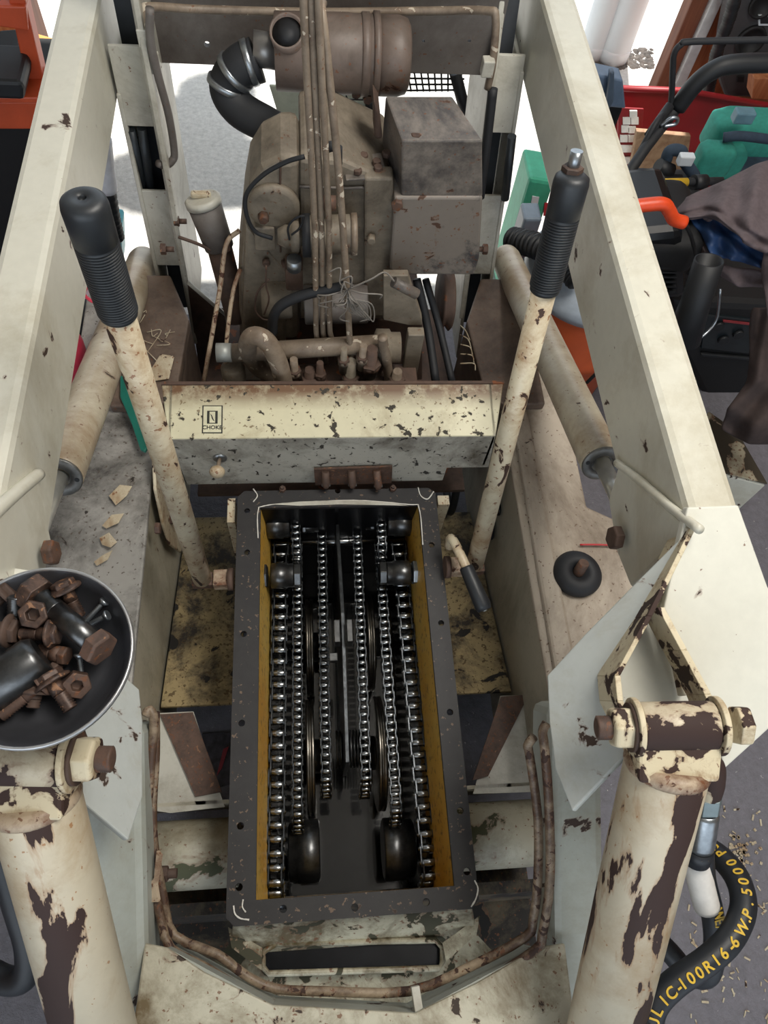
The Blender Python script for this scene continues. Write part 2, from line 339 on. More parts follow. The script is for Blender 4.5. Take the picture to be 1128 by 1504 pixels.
# uprights either side of the engine bay
def upright(s):
    k = .40 if s > 0 else .13; ix = s * .300                       # the towers lean back a little
    yy = lambda z, o=0: 1.175 + k * (z - .45) + o
    def wall(x, th, z0, z1, y0, y1, nm, m): build(nm, MB().prism([V(x, yy(z0, y0), z0), V(x, yy(z1, y0), z1), V(x, yy(z1, y1), z1), V(x, yy(z0, y1), z0)], (s * th, 0, 0)), m, LF, bevel=.002)
    wall(ix, .008, .30, 1.25, -.01, .22, 'upright_plate', M_up); wall(ix - s * .006, .010, .40, 1.25, -.018, .006, 'upright_flange', M_up)
    wall(s * .358, .008, .30, .84, .015, .22, 'upright_outer_plate', M_up)
    def zat(px, py):
        d = ray(px, py); t = (1.175 - k * .45 + .02 + k * CAM.z - CAM.y) / (d.y - k * d.z); return (CAM + d * t).z
    def cover(z0, z1): build('upright_cover', MB().prism([V(ix + s * .006, yy(z0, .018), z0), V(ix + s * .006, yy(z1, .018), z1), V(s * .364, yy(z1, .018), z1), V(s * .364, yy(z0, .018), z0)], (0, .006, 0)), M_up, LF, bevel=.0015)
    if s > 0: za, zb, zc, zd = zat(755, 80), zat(755, 195), zat(745, 287), zat(745, 360)
    else: za, zb, zc, zd = zat(180, 66), zat(180, 184), zat(200, 279), zat(205, 352)
    cover(zb, za); cover(zd - .06, zc)
    wall_ = MB().prism([V(ix + s * .008, yy(.3, .10), .3), V(ix + s * .008, yy(.98, .10), .98), V(s * .357, yy(.98, .10), .98), V(s * .357, yy(.3, .10), .3)], (0, .006, 0)); build('upright_inner_wall', wall_, plain('dark_upright_back', '33373d', .6), LF)  # plain dark grey sheet behind the upright openings
for s in (-1, 1): upright(s)
for i, (a, b) in enumerate((((192, 190), (208, 265)), ((208, 188), (218, 262)), ((752, 200), (745, 280)))):
    solo('hydraulic_pipe', MB().cyl(at(*a, y=1.24), at(*b, y=1.24) - V(0, 0, .02), .0085, seg=14), plain('dark_pipe', '33383c', .4, .4), ['outer dark steel tube inside the left upright opening', 'inner dark steel tube inside the left upright opening', 'dark steel tube inside the right upright opening'][i], 'pipe')
# rear crossbeam
cb = [at(215, 10, y=1.36), at(740, 8, y=1.36), at(738, 106, y=1.36), at(235, 97, y=1.36)]
z0 = (cb[2].z + cb[3].z) / 2
bm_ = build('crossbeam', MB().box((0, 1.365, z0 + .115), (.62, .012, .23)), M_beam, LF, label='dusty grey rear crossbeam panel')
hc = MB()
for p in ((303, 80), (605, 74), (624, 75), (692, 75)): hc.cyl(at(*p, y=1.33), at(*p, y=1.33) + V(0, .1, 0), .0055 if p[0] == 303 else .003, seg=12)
carve(bm_, hc)
build('crossbeam_lip', MB().box((0, 1.40, z0 + .233), (.62, .10, .008)), M_beam, LF)
build('crossbeam_top', MB().box((0, 1.33, z0 + .26), (.62, .05, .03)), plain('dark_top_rail', '3a3a3e', .5), LF, bevel=.003)
# dash panel
dr0, dr1 = at(237, 563, z=.62), at(740, 563, z=.62); df0, df1 = at(247, 645, z=.60), at(728, 640, z=.60)
yr = (dr0.y + dr1.y) / 2; yf = (df0.y + df1.y) / 2
DA = thing('dash_panel', 'cream sheet-metal dash with chipped paint spanning behind the chain case', 'panel', (0, yf, .5))
zl = at(460, 709, y=yf).z; zr = at(690, 687, y=yf).z
build('top_panel', MB().slab([V(dr0.x, yr, .62), V(dr1.x, yr, .62), V(df1.x, yf, .60), V(df0.x, yf, .60)], .004), M_dash, DA, bevel=.002)
xs = at(655, 690, y=yf).x
build('front_panel', MB().prism([V(df0.x, yf, .598), V(df1.x, yf, .598), V(at(718, 686, y=yf).x, yf, zr), V(xs + .001, yf, zr), V(xs, yf, zl), V(at(275, 712, y=yf).x, yf, zl)], (0, .004, 0)), M_dashshade, DA, bevel=.0015, label='lower face of the dash with its grey shade painted in')
build('rear_lip', MB().box(((dr0.x + dr1.x) / 2, yr, .605), (dr1.x - dr0.x, .006, .035)), M_rustdark, DA)
rp = [at(461, 687, y=yf - .003), at(576, 683, y=yf - .003), at(575, 707, y=yf - .003), at(463, 710, y=yf - .003)]
build('bracket_strip', MB().prism(rp, (0, -.004, 0)), M_rust, DA, label='rust-brown slotted strip along the dash bottom')
# dash end skirts down to the fenders
for s, q in ((-1, df0), (1, df1)):
    build('end_skirt', MB().prism([V(q.x, yf, .60), V(q.x, yr, .62), V(q.x, yr, .47), V(q.x, yf, .5)], (-s * .004, 0, 0)), M_wall, DA)
# choke decal
nrm = V(0, yr - yf, .02).cross(V(-1, 0, 0)).normalized(); nrm = nrm if nrm.z > 0 else -nrm
def on_dash(px, py, up=.0):
    z = .60 + .02 * .5; p = at(px, py, z=z)
    for _ in range(3): z = .60 + .02 * (p.y - yf) / (yr - yf); p = at(px, py, z=z)
    return p + nrm * up
DC = thing('choke_decal', 'small black and cream rectangular CHOKE decal at the left of the dash', 'decal', on_dash(312, 616))
c0 = on_dash(312, 616, .0006); ux = (on_dash(327, 616) - on_dash(297, 616)); uy = V(0, yr - yf, .02).normalized(); W_ = ux.length; H_ = (on_dash(312, 596) - on_dash(312, 637)).length; ux.normalize()
def dq(x0, y0, x1, y1, h=0): return [c0 + ux * (x * W_) + uy * (y * H_) + nrm * h for x, y in ((x0, y0), (x1, y0), (x1, y1), (x0, y1))]
M_ink = plain('decal_black', '22231f', .5); M_label = plain('decal_cream', 'c9c6aa', .5)
build('border', MB().slab(dq(-.5, -.5, .5, .5), .0005, nrm), M_ink, DC)
build('background', MB().slab(dq(-.44, -.465, .44, .465, .0003), .0005, nrm), M_label, DC)
ic = MB().slab(dq(-.26, -.16, -.14, .30, .0006), .0005, nrm); q = MB().slab(dq(.14, -.16, .26, .30, .0006), .0005, nrm); ic.add(q.v, q.f)
for a in ((-.26, .27, .26, .30), (-.26, -.16, .26, -.13)): q = MB().slab(dq(*a, .0006), .0005, nrm); ic.add(q.v, q.f)
q = MB().slab([c0 + ux * W_ * x + uy * H_ * y + nrm * .0006 for x, y in ((-.12, .20), (-.02, .14), (.04, .02), (.12, -.08), (.03, -.04), (-.03, .03), (-.05, .1))], .0005, nrm); ic.add(q.v, q.f)
build('choke_symbol', ic, M_ink, DC)
vs, fs = text_mb('CHOKE', H_ * .19, frame(c0 - uy * H_ * .30 + nrm * .0006, ux, nrm)); build('lettering', MB().add(vs, fs), M_ink, DC)
# choke knob
kp = at(323, 672, y=yf); kb = at(319, 693, y=yf - .035)
K = thing('choke_control', 'cream ball-ended choke pull knob on the lower left of the dash', 'knob', kp)
build('collar', MB().rev(kp + V(0, .001, 0), (0, -1, 0), [(0, .0125), (.004, .012), (.005, .006)]), M_zinc, K)
build('stem', MB().cyl(kp, kb, .0035, seg=12), M_pipe, K); build('ball', MB().sphere(kb, .0135, sc=(1, .8, 1)), M_lever, K)

# ------------------------------------------------------------------ chain case
CC = thing('chain_case', 'open steel drive chain case with dark flange rim and mustard inside', 'case', (0, .32, .1))
ox0, ox1, oy0, oy1 = -.183, .188, -.034, .677
ia, ib, ic_, id_ = at(373, 1323, z=.45), at(385, 745, z=.45), at(614, 742, z=.45), at(668, 1300, z=.45)
ix0, ix1, iy0, iy1 = (ia.x + ib.x) / 2, (ic_.x + id_.x) / 2, (ia.y + id_.y) / 2, (ib.y + ic_.y) / 2
fl = build('flange', MB().prism([V(ox0, oy0 + .012, .442), V(ox0 + .012, oy0, .442), V(ox1 - .012, oy0, .442), V(ox1, oy0 + .012, .442), V(ox1, oy1 - .012, .442), V(ox1 - .012, oy1, .442), V(ox0 + .012, oy1, .442), V(ox0, oy1 - .012, .442)], (0, 0, .008)), M_flange, CC, label='black gasket-stained rim with bolt holes')
cut = MB().prism([V(ix0, iy0, .40), V(ix1, iy0 , .40), V(ix1, iy1, .40), V(ix0, iy1, .40)], (0, 0, .1))
for p in ((363, 750), (363, 811), (358, 931), (355, 1062), (353, 1213), (351, 1303), (416, 1335), (521, 1333), (626, 1325), (634, 800), (648, 915), (661, 1046), (676, 1191), (686, 1280), (496, 721)):
    h = at(*p, z=.45); cut.cyl(h - V(0, 0, .03), h + V(0, 0, .03), .0052, seg=14)
carve(fl, cut)
flb = fl.modifiers.new('bevel', 'BEVEL'); flb.width = .0012; flb.segments = 1; flb.limit_method = 'ANGLE'
wz0 = .09
def wallp(a, b, c, d, th): return MB().prism([a, b, c, d], th)
CI = V(0, 0, .44)
for nm_, a, b, th in (('side_wall', V(ix0, iy0, 0), V(ix0, iy1, 0), V(-.005, 0, 0)), ('side_wall', V(ix1, iy0, 0), V(ix1, iy1, 0), V(.005, 0, 0)), ('rear_wall', V(ix0, iy1, 0), V(ix1, iy1, 0), V(0, .005, 0)), ('end_wall', V(ix0, iy0, 0), V(ix1, iy0, 0), V(0, -.005, 0))):
    if nm_ == 'side_wall':
        q = -th * 2.4; mb = MB().prism([a + V(0, 0, .29) + q, b + V(0, 0, .29) + q, b + V(0, 0, .4425), a + V(0, 0, .4425)], th); m2 = MB().prism([a + V(0, 0, wz0) + q, b + V(0, 0, wz0) + q, b + V(0, 0, .292) + q, a + V(0, 0, .292) + q], th); mb.add(m2.v, m2.f)
    else: mb = MB().prism([a + V(0, 0, wz0), b + V(0, 0, wz0), b + V(0, 0, .4425), a + V(0, 0, .4425)], th)
    build(nm_, mb, M_oild if nm_ == 'rear_wall' else M_case, CC, origin=(0, .3, .44))
build('case_bottom', MB().box((0, (iy0 + iy1) / 2, wz0 - .004), (ix1 - ix0 + .01, iy1 - iy0 + .01, .006)), M_oild, CC)
# torn white sealant along the rim
for pts in (((380, 745), (400, 741), (440, 738), (480, 736), (520, 735), (560, 737), (600, 741), (614, 741)), ((380, 745), (378, 760), (379, 790)), ((614, 741), (618, 760), (621, 800)), ((343, 1330), (345, 1342), (353, 1349), (366, 1351)), ((357, 1321), (356, 1332), (361, 1340)), ((697, 1293), (702, 1305), (699, 1320), (692, 1332)), ((614, 716), (618, 728), (628, 733), (637, 722)), ((372, 718), (378, 728), (372, 737))):
    build('sealant_bead', MB().tube([at(*p, z=.4515) for p in pts], lambda t: .0009 + .0006 * random.random(), 6, 5), plain('white_sealant', 'd9d6cf', .6), CC)
g = MB().prism([at(*p, z=.4525) for p in ((397, 741), (440, 737), (480, 735.5), (530, 735.5), (575, 739), (600, 743), (560, 742), (500, 741), (440, 743))], (0, 0, .0008)); build('gasket_shred', g, M_up, CC)
# sloping apron below the front rim with a pressed recess
ap = [V(ox0 + .01, oy0 + .004, .443), V(ox1 - .01, oy0 + .004, .443)]
apb = [at(655, 1412, z=.33), at(385, 1425, z=.33)]
M_apron = paint('apron_paint', 'b3ae98', '5a4e36', (.42, .62), '3a3826', 22, .565, .45, off=52, dirt_s=14, spk=.64)
apr = build('front_apron', MB().slab([ap[0], ap[1], at(700, 1372, z=.38), apb[0], apb[1], at(338, 1385, z=.38)], .006), M_apron, CC, bevel=.004, label='chipped pale front apron of the case')
for s in (0, 1):
    q = [at(*p, z=.40) for p in (((335, 1362), (385, 1392), (384, 1425), (340, 1392)) if s == 0 else ((705, 1345), (700, 1372), (655, 1412), (650, 1385)))]
    build('apron_corner', MB().slab(q, .005), M_apron, CC)
build('lower_front', MB().slab([at(*p, z=.34) for p in ((338, 1385), (700, 1372), (745, 1420), (640, 1500), (380, 1500), (300, 1430))], .006), M_apron, CC, label='dirty cream lower front of the case')
sl = [at(*p, z=.385) for p in ((405, 1386), (640, 1381), (650, 1392), (650, 1412), (645, 1422), (395, 1430), (386, 1420), (387, 1398))]
rim = MB().tube(sl + [sl[0]], .0045, 8, 1, False); build('recess_rim', rim, M_apron, CC)
build('recess', MB().slab([at(*p, z=.372) for p in ((405, 1386), (640, 1381), (650, 1392), (650, 1412), (645, 1422), (395, 1430), (386, 1420), (387, 1398))], .004), M_oild, CC)

# ------------------------------------------------------------------ drive train inside the case
def link_meshes(p, w, r):
    out = []
    for kind in (0, 1):
        mb = MB(); hw = w / 2 * (.80 if kind else 1); t = w * .07
        for sg in (-1, 1):
            x0 = sg * hw; ring = []
            for k in range(9): a = math.pi / 2 + math.pi * k / 8; ring.append(V(x0, math.cos(a) * r * .95, math.sin(a) * r * .95))
            for k in range(9): a = -math.pi / 2 + math.pi * k / 8; ring.append(V(x0, p + math.cos(a) * r * .95, math.sin(a) * r * .95))
            for q in ring:
                u = (q.y - p / 2) / (p / 2); q.z *= .62 + .38 * min(1, abs(u))
            mb.prism(ring, (-sg * t, 0, 0))
        npl = len(mb.f)
        if kind:
            for yy in (0, p): mb.rev((-hw * .93, yy, 0), (1, 0, 0), [(0, r * .72), (hw * .1, r * .82), (hw * 1.76, r * .82), (hw * 1.86, r * .72)], 16)
        else:
            for yy in (0, p): mb.rev((-w * .57, yy, 0), (1, 0, 0), [(0, r * .3), (w * .02, r * .38), (w * 1.12, r * .38), (w * 1.14, r * .3)], 10)
        me = bpy.data.meshes.new('link'); me.from_pydata([tuple(v) for v in mb.v], [], mb.f)
        for i_, (pg, sm) in enumerate(zip(me.polygons, mb.sm)):
            pg.use_smooth = sm; pg.material_index = 1 if i_ >= npl else 0
        me.materials.append(M_chaind); me.materials.append(M_chain); out.append(me)
    return out
def chain(label, pts, p, w, r, group=None):
    P = curve(pts, 8); acc = [0]
    for a, b in zip(P, P[1:]): acc.append(acc[-1] + (b - a).length)
    def pos(s):
        for i in range(len(P) - 1):
            if acc[i + 1] >= s: return P[i].lerp(P[i + 1], (s - acc[i]) / max(1e-9, acc[i + 1] - acc[i]))
        return P[-1]
    n = int(acc[-1] / p); root = thing('roller_chain', label, 'chain', P[len(P) // 2] - V(0, 0, r), group); M = link_meshes(p, w, r); L = root.location
    for k in range(n):
        a, b = pos(k * p), pos((k + 1) * p); o = bpy.data.objects.new('link', M[k % 2]); COL.objects.link(o); o.parent = root; o.location = a - L
        d = (b - a).normalized(); xx = (X_ - d * X_.dot(d)).normalized(); o.rotation_euler = Matrix((xx, d, xx.cross(d))).transposed().to_euler()
    return root
def run(px0, px1, z, drop=.06, r0=True, r1=True):
    a, b = at(*px0, z=z), at(*px1, z=z); d = (b - a).normalized(); pts = [a, a.lerp(b, .33), a.lerp(b, .66), b]
    if r1: pts += [b + d * .028 - Z_ * .014, b + d * .042 - Z_ * .045, b + d * .042 - Z_ * .08]
    if r0: pts = [a - d * .042 - Z_ * .08, a - d * .042 - Z_ * .045, a - d * .028 - Z_ * .014] + pts
    return pts
chain('wide roller chain along the left wall of the chain case', run((413, 800), (404, 1285), .325, r0=False), .0215, .029, .0085)
chain('wide roller chain along the right wall of the chain case', run((585, 800), (630, 1262), .325, r0=False), .0215, .029, .0085)
chain('narrow chain between the left wide chain and the left lower disc', run((437, 800), (437, 1180), .325, r0=False), .0135, .019, .0058)
chain('narrow chain between the right lower disc and the right wide chain', run((557, 800), (581, 1170), .325, r0=False), .0135, .019, .0058)
chain('narrow chain just left of the central plate', run((472, 744), (479, 1125), .335, r0=False), .0135, .018, .0056)
chain('narrow chain just right of the central plate', run((523, 744), (537, 1125), .335, r0=False), .0135, .018, .0056)
chain('short upper chain on the left rear sprocket', run((433, 746), (435, 795), .375, r0=False), .0135, .018, .0056)
chain('short upper chain on the right rear sprocket', run((559, 744), (561, 795), .375, r0=False), .0135, .018, .0056)
def sprocket(px, py, z, R_, w, n, label, m=None):
    c = at(px, py, z=z); mb = MB(); prof = []
    for k in range(n * 4):
        a = 2 * math.pi * k / (n * 4); rr = R_ * (1.0 if k % 4 in (0, 1) else .88); prof.append(V(-w / 2, math.cos(a) * rr, math.sin(a) * rr) + c)
    mb.prism(prof, (w, 0, 0)); root = thing('sprocket', label, 'sprocket', c - V(0, 0, R_)); build('toothed_disc', mb, m or M_oil, root); build('hub', MB().cyl(c - X_ * w * 1.6, c + X_ * w * 1.6, R_ * .45), M_oil, root)
sprocket(404, 1268, .268, .055, .010, 15, 'front sprocket inside the left wide chain')
sprocket(628, 1245, .268, .055, .010, 15, 'front sprocket inside the right wide chain')
sprocket(434, 768, .325, .045, .008, 15, 'rear upper sprocket at the left of the case')
sprocket(559, 768, .325, .045, .008, 15, 'rear upper sprocket at the right of the case')
def disc(pa, pb, z, R_, label):
    a, b = at(*pa, z=z), at(*pb, z=z); c = (a + b) / 2 - V(0, 0, R_ * .8); h = .0095
    mb = MB().rev(c - X_ * h * 1.1, X_, [(0, R_ * .3), (0, R_ * .97), (h * .12, R_), (h * .62, R_), (h * .7, R_ * .965), (h * .95, R_ * .965), (h * 1.03, R_), (h * 1.55, R_), (h * 1.67, R_ * .97), (h * 1.67, R_ * .3)], 56)
    root = thing('flanged_disc', label, 'disc', c - V(0, 0, R_)); build('grooved_rim', mb, M_disc, root); build('disc_hub', MB().cyl(c - X_ * .02, c + X_ * .02, R_ * .3), M_oil, root)
disc((457, 1020), (459, 1185), .29, .105, 'lower left grooved steel disc seen edge-on in the chain case')
disc((559, 1015), (567, 1178), .29, .105, 'lower right grooved steel disc seen edge-on in the chain case')
disc((456, 870), (457, 1000), .25, .10, 'upper left grooved steel disc seen edge-on, behind the central clamp')
disc((543, 866), (550, 990), .25, .10, 'upper right grooved steel disc seen edge-on, behind the central clamp')
# rear shaft drums and stub bolts
def drum(a, b, z, r, label, name='shaft_drum', hexs=None, y=None):
    A, B = at(*a, z=z), at(*b, z=z); yy = (A.y + B.y) / 2; A.y = B.y = yy; root = thing(name, label, 'shaft', (A + B) / 2 - V(0, 0, r)); d = (B - A).length; s = 1 if B.x > A.x else -1
    build('drum', MB().rev(A, (s, 0, 0), [(0, r * .9), (d * .05, r), (d * .7, r), (d * .72, r * .93), (d * .95, r * .93), (d, r * .86)], 40), M_oil, root)
    for (t, rr, ll, mm) in (hexs or ()):
        build('hex_nut', MB().hexa(A + X_ * (s * d * t), (s, 0, 0), rr, ll), mm, root, bevel=.001)
drum((392, 771), (426, 771), .36, .027, 'left rear shaft drum at the top of the case'); drum((603, 768), (568, 768), .36, .027, 'right rear shaft drum at the top of the case')
drum((444, 772), (468, 772), .35, .014, 'small left inner shaft with hex collar', hexs=((.0, .017, .008, M_oil),)); drum((549, 768), (532, 768), .35, .014, 'small right inner shaft with hex collar', hexs=((.0, .017, .008, M_oil),))
drum((398, 846), (432, 845), .375, .024, 'left stub axle with hex nut bridging the two wide chains', 'stub_axle', ((1.0, .023, .014, M_oil), (-.42, .024, .012, M_oil)))
drum((602, 841), (567, 842), .375, .024, 'right stub axle with bright hex head against the wall', 'stub_axle', ((1.0, .023, .014, M_oil), (-.30, .024, .010, M_zinc)))
drum((470, 1250), (424, 1250), .235, .052, 'left front bearing drum beside the oil pool', 'bearing_drum'); drum((562, 1247), (607, 1245), .235, .052, 'right front bearing drum beside the oil pool', 'bearing_drum')
A = at(385, 798, z=.30); B = at(610, 795, z=.30); B.y = A.y; solo('cross_shaft', MB().cyl(A, B, .008), M_chain, 'thin bright cross shaft behind the stub axles', 'shaft')
# central plate and clamp
CP = thing('divider_plate', 'long thin vertical steel plate down the middle of the chain case', 'plate', at(505, 960, z=.12))
tt = [at(495, 770, z=.40), at(503, 900, z=.42), at(510, 1120, z=.40)]
pl = MB()
pl.prism([tt[0] - X_ * .003, tt[1] - X_ * .003, tt[2] - X_ * .003, tt[2] - X_ * .003 - Z_ * .16, tt[0] - X_ * .003 - Z_ * .25], (.007, 0, 0)); build('plate_web', pl, M_chaind, CP, bevel=.001)
c = at(504, 930, z=.425)
build('clamp_block', MB().box(c - X_ * .011, (.010, .040, .03)), M_oil, CP, bevel=.001); build('clamp_block', MB().box(c + X_ * .011, (.010, .040, .03)), M_oil, CP, bevel=.001)
build('side_tab', MB().box(c + V(-.018, -.04, -.012), (.014, .014, .014)), M_oil, CP, bevel=.001)
c = at(513, 1100, z=.28); sp = MB()
for k in range(9): sp.rev(c + X_ * (-.024 + k * .006), X_, [(0, .030), (.001, .0335), (.003, .0335), (.004, .030)], 32)
solo('ribbed_hub', sp, M_oil, 'ribbed dark hub under the front end of the central plate', 'hub')
solo('oil_pool', MB().prism([V(ix0 + .001, iy0 + .001, .12), V(ix1 - .001, iy0 + .001, .12), V(ix1 - .001, iy1 - .001, .12), V(ix0 + .001, iy1 - .001, .12)], (0, 0, .004)), M_pool, 'black glossy gear oil lying in the bottom of the chain case', 'oil')

# fittings and bolts on the rear rim
for i, (a, b) in enumerate((((478, 692), (479, 716)), ((516, 690), (518, 716)), ((553, 690), (556, 718)))):
    A, B = at(*a, z=.50), at(*b, z=.465); t = thing('rod_fitting', ['left of the three stubby fittings under the dash strip', 'middle of the three stubby fittings under the dash strip', 'right and rustiest of the three stubby fittings under the dash strip'][i], 'fitting', B)
    d = B - A; m_ = M_rust if i == 2 else M_rustdark
    build('barrel', MB().rev(A, d, [(0, .007), (d.length * .8, .0075), (d.length, .005)], 14), m_, t); build('pin', MB().cyl(B - X_ * .008 - d * .15, B + X_ * .008 - d * .15, .0028, seg=10), M_zinc, t)
for i, p in enumerate(((415, 720), (577, 719))):
    c = at(*p, z=.45); t = thing('rim_bolt', 'small rusty bolt on the %s of the rear case rim' % ('left' if i == 0 else 'right'), 'bolt', c); build('head', MB().hexa(c, Z_, .0065, .008), M_rust, t, bevel=.0008); build('shank', MB().cyl(c + Z_ * .008, c + Z_ * .013, .0035, seg=10), M_rustdark, t)

# ------------------------------------------------------------------ control levers
def lever(s, bot, mid, top, label, rg, rt):
    t = thing('control_lever', label, 'lever', bot); ax = (top - bot).normalized()
    build('tube', MB().cyl(bot, mid + ax * .05, rt, seg=28), M_lever, t)
    L = (top - mid).length; prof = [(0, rt * 1.05), (.002, rg * .93), (L * .05, rg * .93)]; n = 26
    for k in range(n):
        h = L * (.05 + .62 * k / n); e = L * .62 / n; prof += [(h, rg * .93), (h + e * .3, rg), (h + e * .7, rg), (h + e, rg * .93)]
    prof += [(L * .68, rg), (L * .93, rg * 1.02), (L * .975, rg * .96), (L, rg * .72)]
    if s < 0: prof += [(L * 1.003, rg * .2), (L * .99, rg * .17), (L * .96, rg * .1)]
    else: prof += [(L * 1.002, rg * .3)]
    gp = build('grip', MB().rev(mid, ax, prof, 36), M_grip, t, label='ribbed black rubber grip')
    if s > 0:
        build('end_nut', MB().hexa(top, ax, rg * .62, .006), M_rustdark, gp); build('end_stud', MB().cyl(top, top + ax * .022, .0068, seg=14), M_zinc, gp)
    build('foot', MB().box(bot - Z_ * .008, (.036, .026, .020)), M_rust, t, bevel=.003)
    return t
lb = at(297, 850, x=-.24); lm = at(175, 463, x=-.24) ; lt = at(120, 292, x=-.24)
lever(-1, lb, lm, lt, 'left control lever, thick black ribbed grip with a hole in its end', .0205, .0165)
rb_ = at(697, 830, x=.24); rm = at(799, 428, x=.24); rt_ = at(840, 252, x=.24)
lever(1, rb_, rm, rt_, 'right control lever, ribbed grip with a steel stud and nut on top', .0195, .0155)
for s, c in ((-1, lb), (1, rb_)):
    xe = s * .19; t = thing('cross_link', 'cream and rust square link joining the %s lever foot to the chain case' % ('left' if s < 0 else 'right'), 'link', V((c.x + xe) / 2, c.y, c.z - .03))
    build('bar', MB().box(((c.x - s * .018 + xe) / 2, c.y, c.z - .006), (abs(c.x - xe) - .02, .030, .024)), M_pipe_rust, t, bevel=.002)
    build('collar', MB().cyl((xe + s * .006, c.y, c.z - .006), (xe - s * .003, c.y, c.z - .006), .02), M_rustdark, t)
# bracket plate beside the left lever
br = thing('lever_bracket', 'pale curved bracket plate bolted beside the left lever', 'bracket', at(250, 790, x=-.325))
q = [at(*p, x=-.328) for p in ((222, 660), (240, 665), (248, 740), (266, 790), (262, 812), (246, 800), (236, 770), (225, 720))]
build('plate', MB().prism(q, (.006, 0, 0)), M_lever, br, bevel=.002)
for p in ((250, 762), (228, 776)):
    c = at(*p, x=-.322); build('bolt', MB().hexa(c, X_, .011, .009), M_rust, br, bevel=.001)
t = thing('pivot_bolt', 'brassy rusted pivot bolt on the right fender wall behind the lever', 'bolt', at(733, 747, x=.334)); c = at(733, 747, x=.335)
build('washer', MB().cyl(c, c - X_ * .004, .015), M_oild, t); build('head', MB().hexa(c - X_ * .004, -X_, .010, .008), M_rust, t, bevel=.001)
solo('belt_loop', MB().tube([at(*p, x=.28) for p in ((640, 690), (655, 720), (662, 752), (675, 700))], .009, 10), M_black, 'dark rubber loop hanging behind the right of the dash', 'belt')
solo('shaft_bearing', MB().rev(at(722, 775, x=.333), -X_, [(0, .026), (.012, .026), (.018, .018), (.018, .0)], 28), M_black, 'black round cap on the right wall by the lever', 'cap')
# parking handle on the right
h0, h1, h2 = at(664, 792, z=.52), at(684, 832, z=.52), at(712, 896, z=.50)
t = thing('brake_handle', 'small cream lever with a black sleeve beside the case', 'handle', h1)
build('arm', MB().tube([h0 - Z_ * .03, h0, h1, h2], .0085, 10), M_lever, t); build('sleeve', MB().rev(h1, h2 - h1, [(0, .0105), (.003, .012), ((h2 - h1).length * .9, .0145), ((h2 - h1).length, .012)], 20), M_grip, t)
build('end_screw', MB().cyl(h2, h2 + (h2 - h1).normalized() * .002, .004, seg=12), M_zinc, t)
solo('pedal_strut', MB().box((at(648, 745, z=.4).x, at(648, 745, z=.4).y, .32), (.022, .02, .22)), M_lever, 'cream upright strut between the case and right lever', 'strut')
solo('pedal_strut', MB().box((at(342, 760, z=.4).x, at(342, 760, z=.4).y, .32), (.014, .05, .22)), M_lever, 'cream upright strut at the left rear corner of the case', 'strut')

# ------------------------------------------------------------------ engine
EN = thing('engine', 'dust-covered brown air-cooled engine in the bay behind the dash', 'engine', (.03, 1.1, .30))
def face(pts, y, depth, name, mat, label=None, bevel=.004, parent=EN): return build(name, MB().prism([at(*p, y=y) for p in pts], (0, depth, 0)), mat, parent, bevel=bevel, label=label)
ey = 1.0
face(((352, 500), (350, 400), (358, 320), (366, 275), (383, 248), (412, 234), (440, 233), (440, 500)), ey, .12, 'shroud_end', M_steel_dirty, bevel=.014)
face(((440, 233), (440, 470), (575, 470), (575, 268), (560, 262), (500, 236)), ey + .005, .17, 'blower_shroud', M_steel_dirty, bevel=.008)
face(((535, 262), (535, 465), (578, 465), (578, 262)), ey - .005, .03, 'shroud_side_panel', M_steel_dirty)
face(((352, 505), (352, 560), (620, 560), (620, 470), (352, 470)), ey + .04, .16, 'crankcase', M_rustdark)
face(((360, 330), (352, 560), (420, 560), (420, 400)), ey - .005, .03, 'cylinder_head_cover', M_steel_dirty, bevel=.006)
# square guard on the right: side, sloped top, two front faces
gy = .985
g0, g1, g2, g3 = at(590, 206, y=gy), at(709, 206, y=gy), at(555, 150, z=0), 0
tz = g0.z; t0 = at(552, 137, z=tz + .012); t1 = at(662, 140, z=tz + .012)
gb0 = at(590, 288, y=gy); gb1 = at(709, 290, y=gy)
dep = min(.22, max(.10, (t0.y + t1.y) / 2 - gy))
gr = [at(*p, y=gy + .11) for p in ((566, 141), (664, 141), (690, 250), (560, 215))]
GU = MB().add([g0, g1, gb1, gb0] + gr, [(0, 1, 2, 3), (4, 5, 6, 7), (0, 1, 5, 4), (1, 2, 6, 5), (2, 3, 7, 6), (3, 0, 4, 7)])
GB = build('guard_box', GU, M_eng2, EN, bevel=.003, label='brown-grey sheet metal guard box')
face(((579, 290), (709, 290), (704, 380), (697, 404), (590, 404), (572, 396)), gy - .004, .14, 'guard_lower', M_guard, 'guard lower half with a dark oily diagonal')
face(((549, 150), (558, 165), (562, 205), (550, 205)), gy + .08, .05, 'guard_bracket', M_rustdark)
for p in ((611, 203), (684, 206)):
    c = at(*p, y=gy + .012); build('guard_bolt', MB().hexa(c - Z_ * .004, V(0, .3, 1), .009, .010), M_rust, GB, bevel=.001)
c = at(583, 299, y=gy - .004); build('guard_bolt', MB().hexa(c, -Y_, .010, .008), M_rust, GB, bevel=.001)
topz = at(500, 240, y=ey + .005).z
# top plate with bolts, cable clip
pz = at(510, 262, y=1.0).z
build('top_bracket', MB().slab([at(*p, z=pz + .003) for p in ((503, 232), (560, 224), (570, 260), (508, 264))], .004), M_eng2, EN, bevel=.001)
for p in ((525, 254), (555, 250), (553, 241), (534, 232), (567, 229)):
    c = at(*p, z=pz + .004); build('top_bolt', MB().hexa(c, Z_, .0075, .008), M_rustdark, EN, bevel=.001)
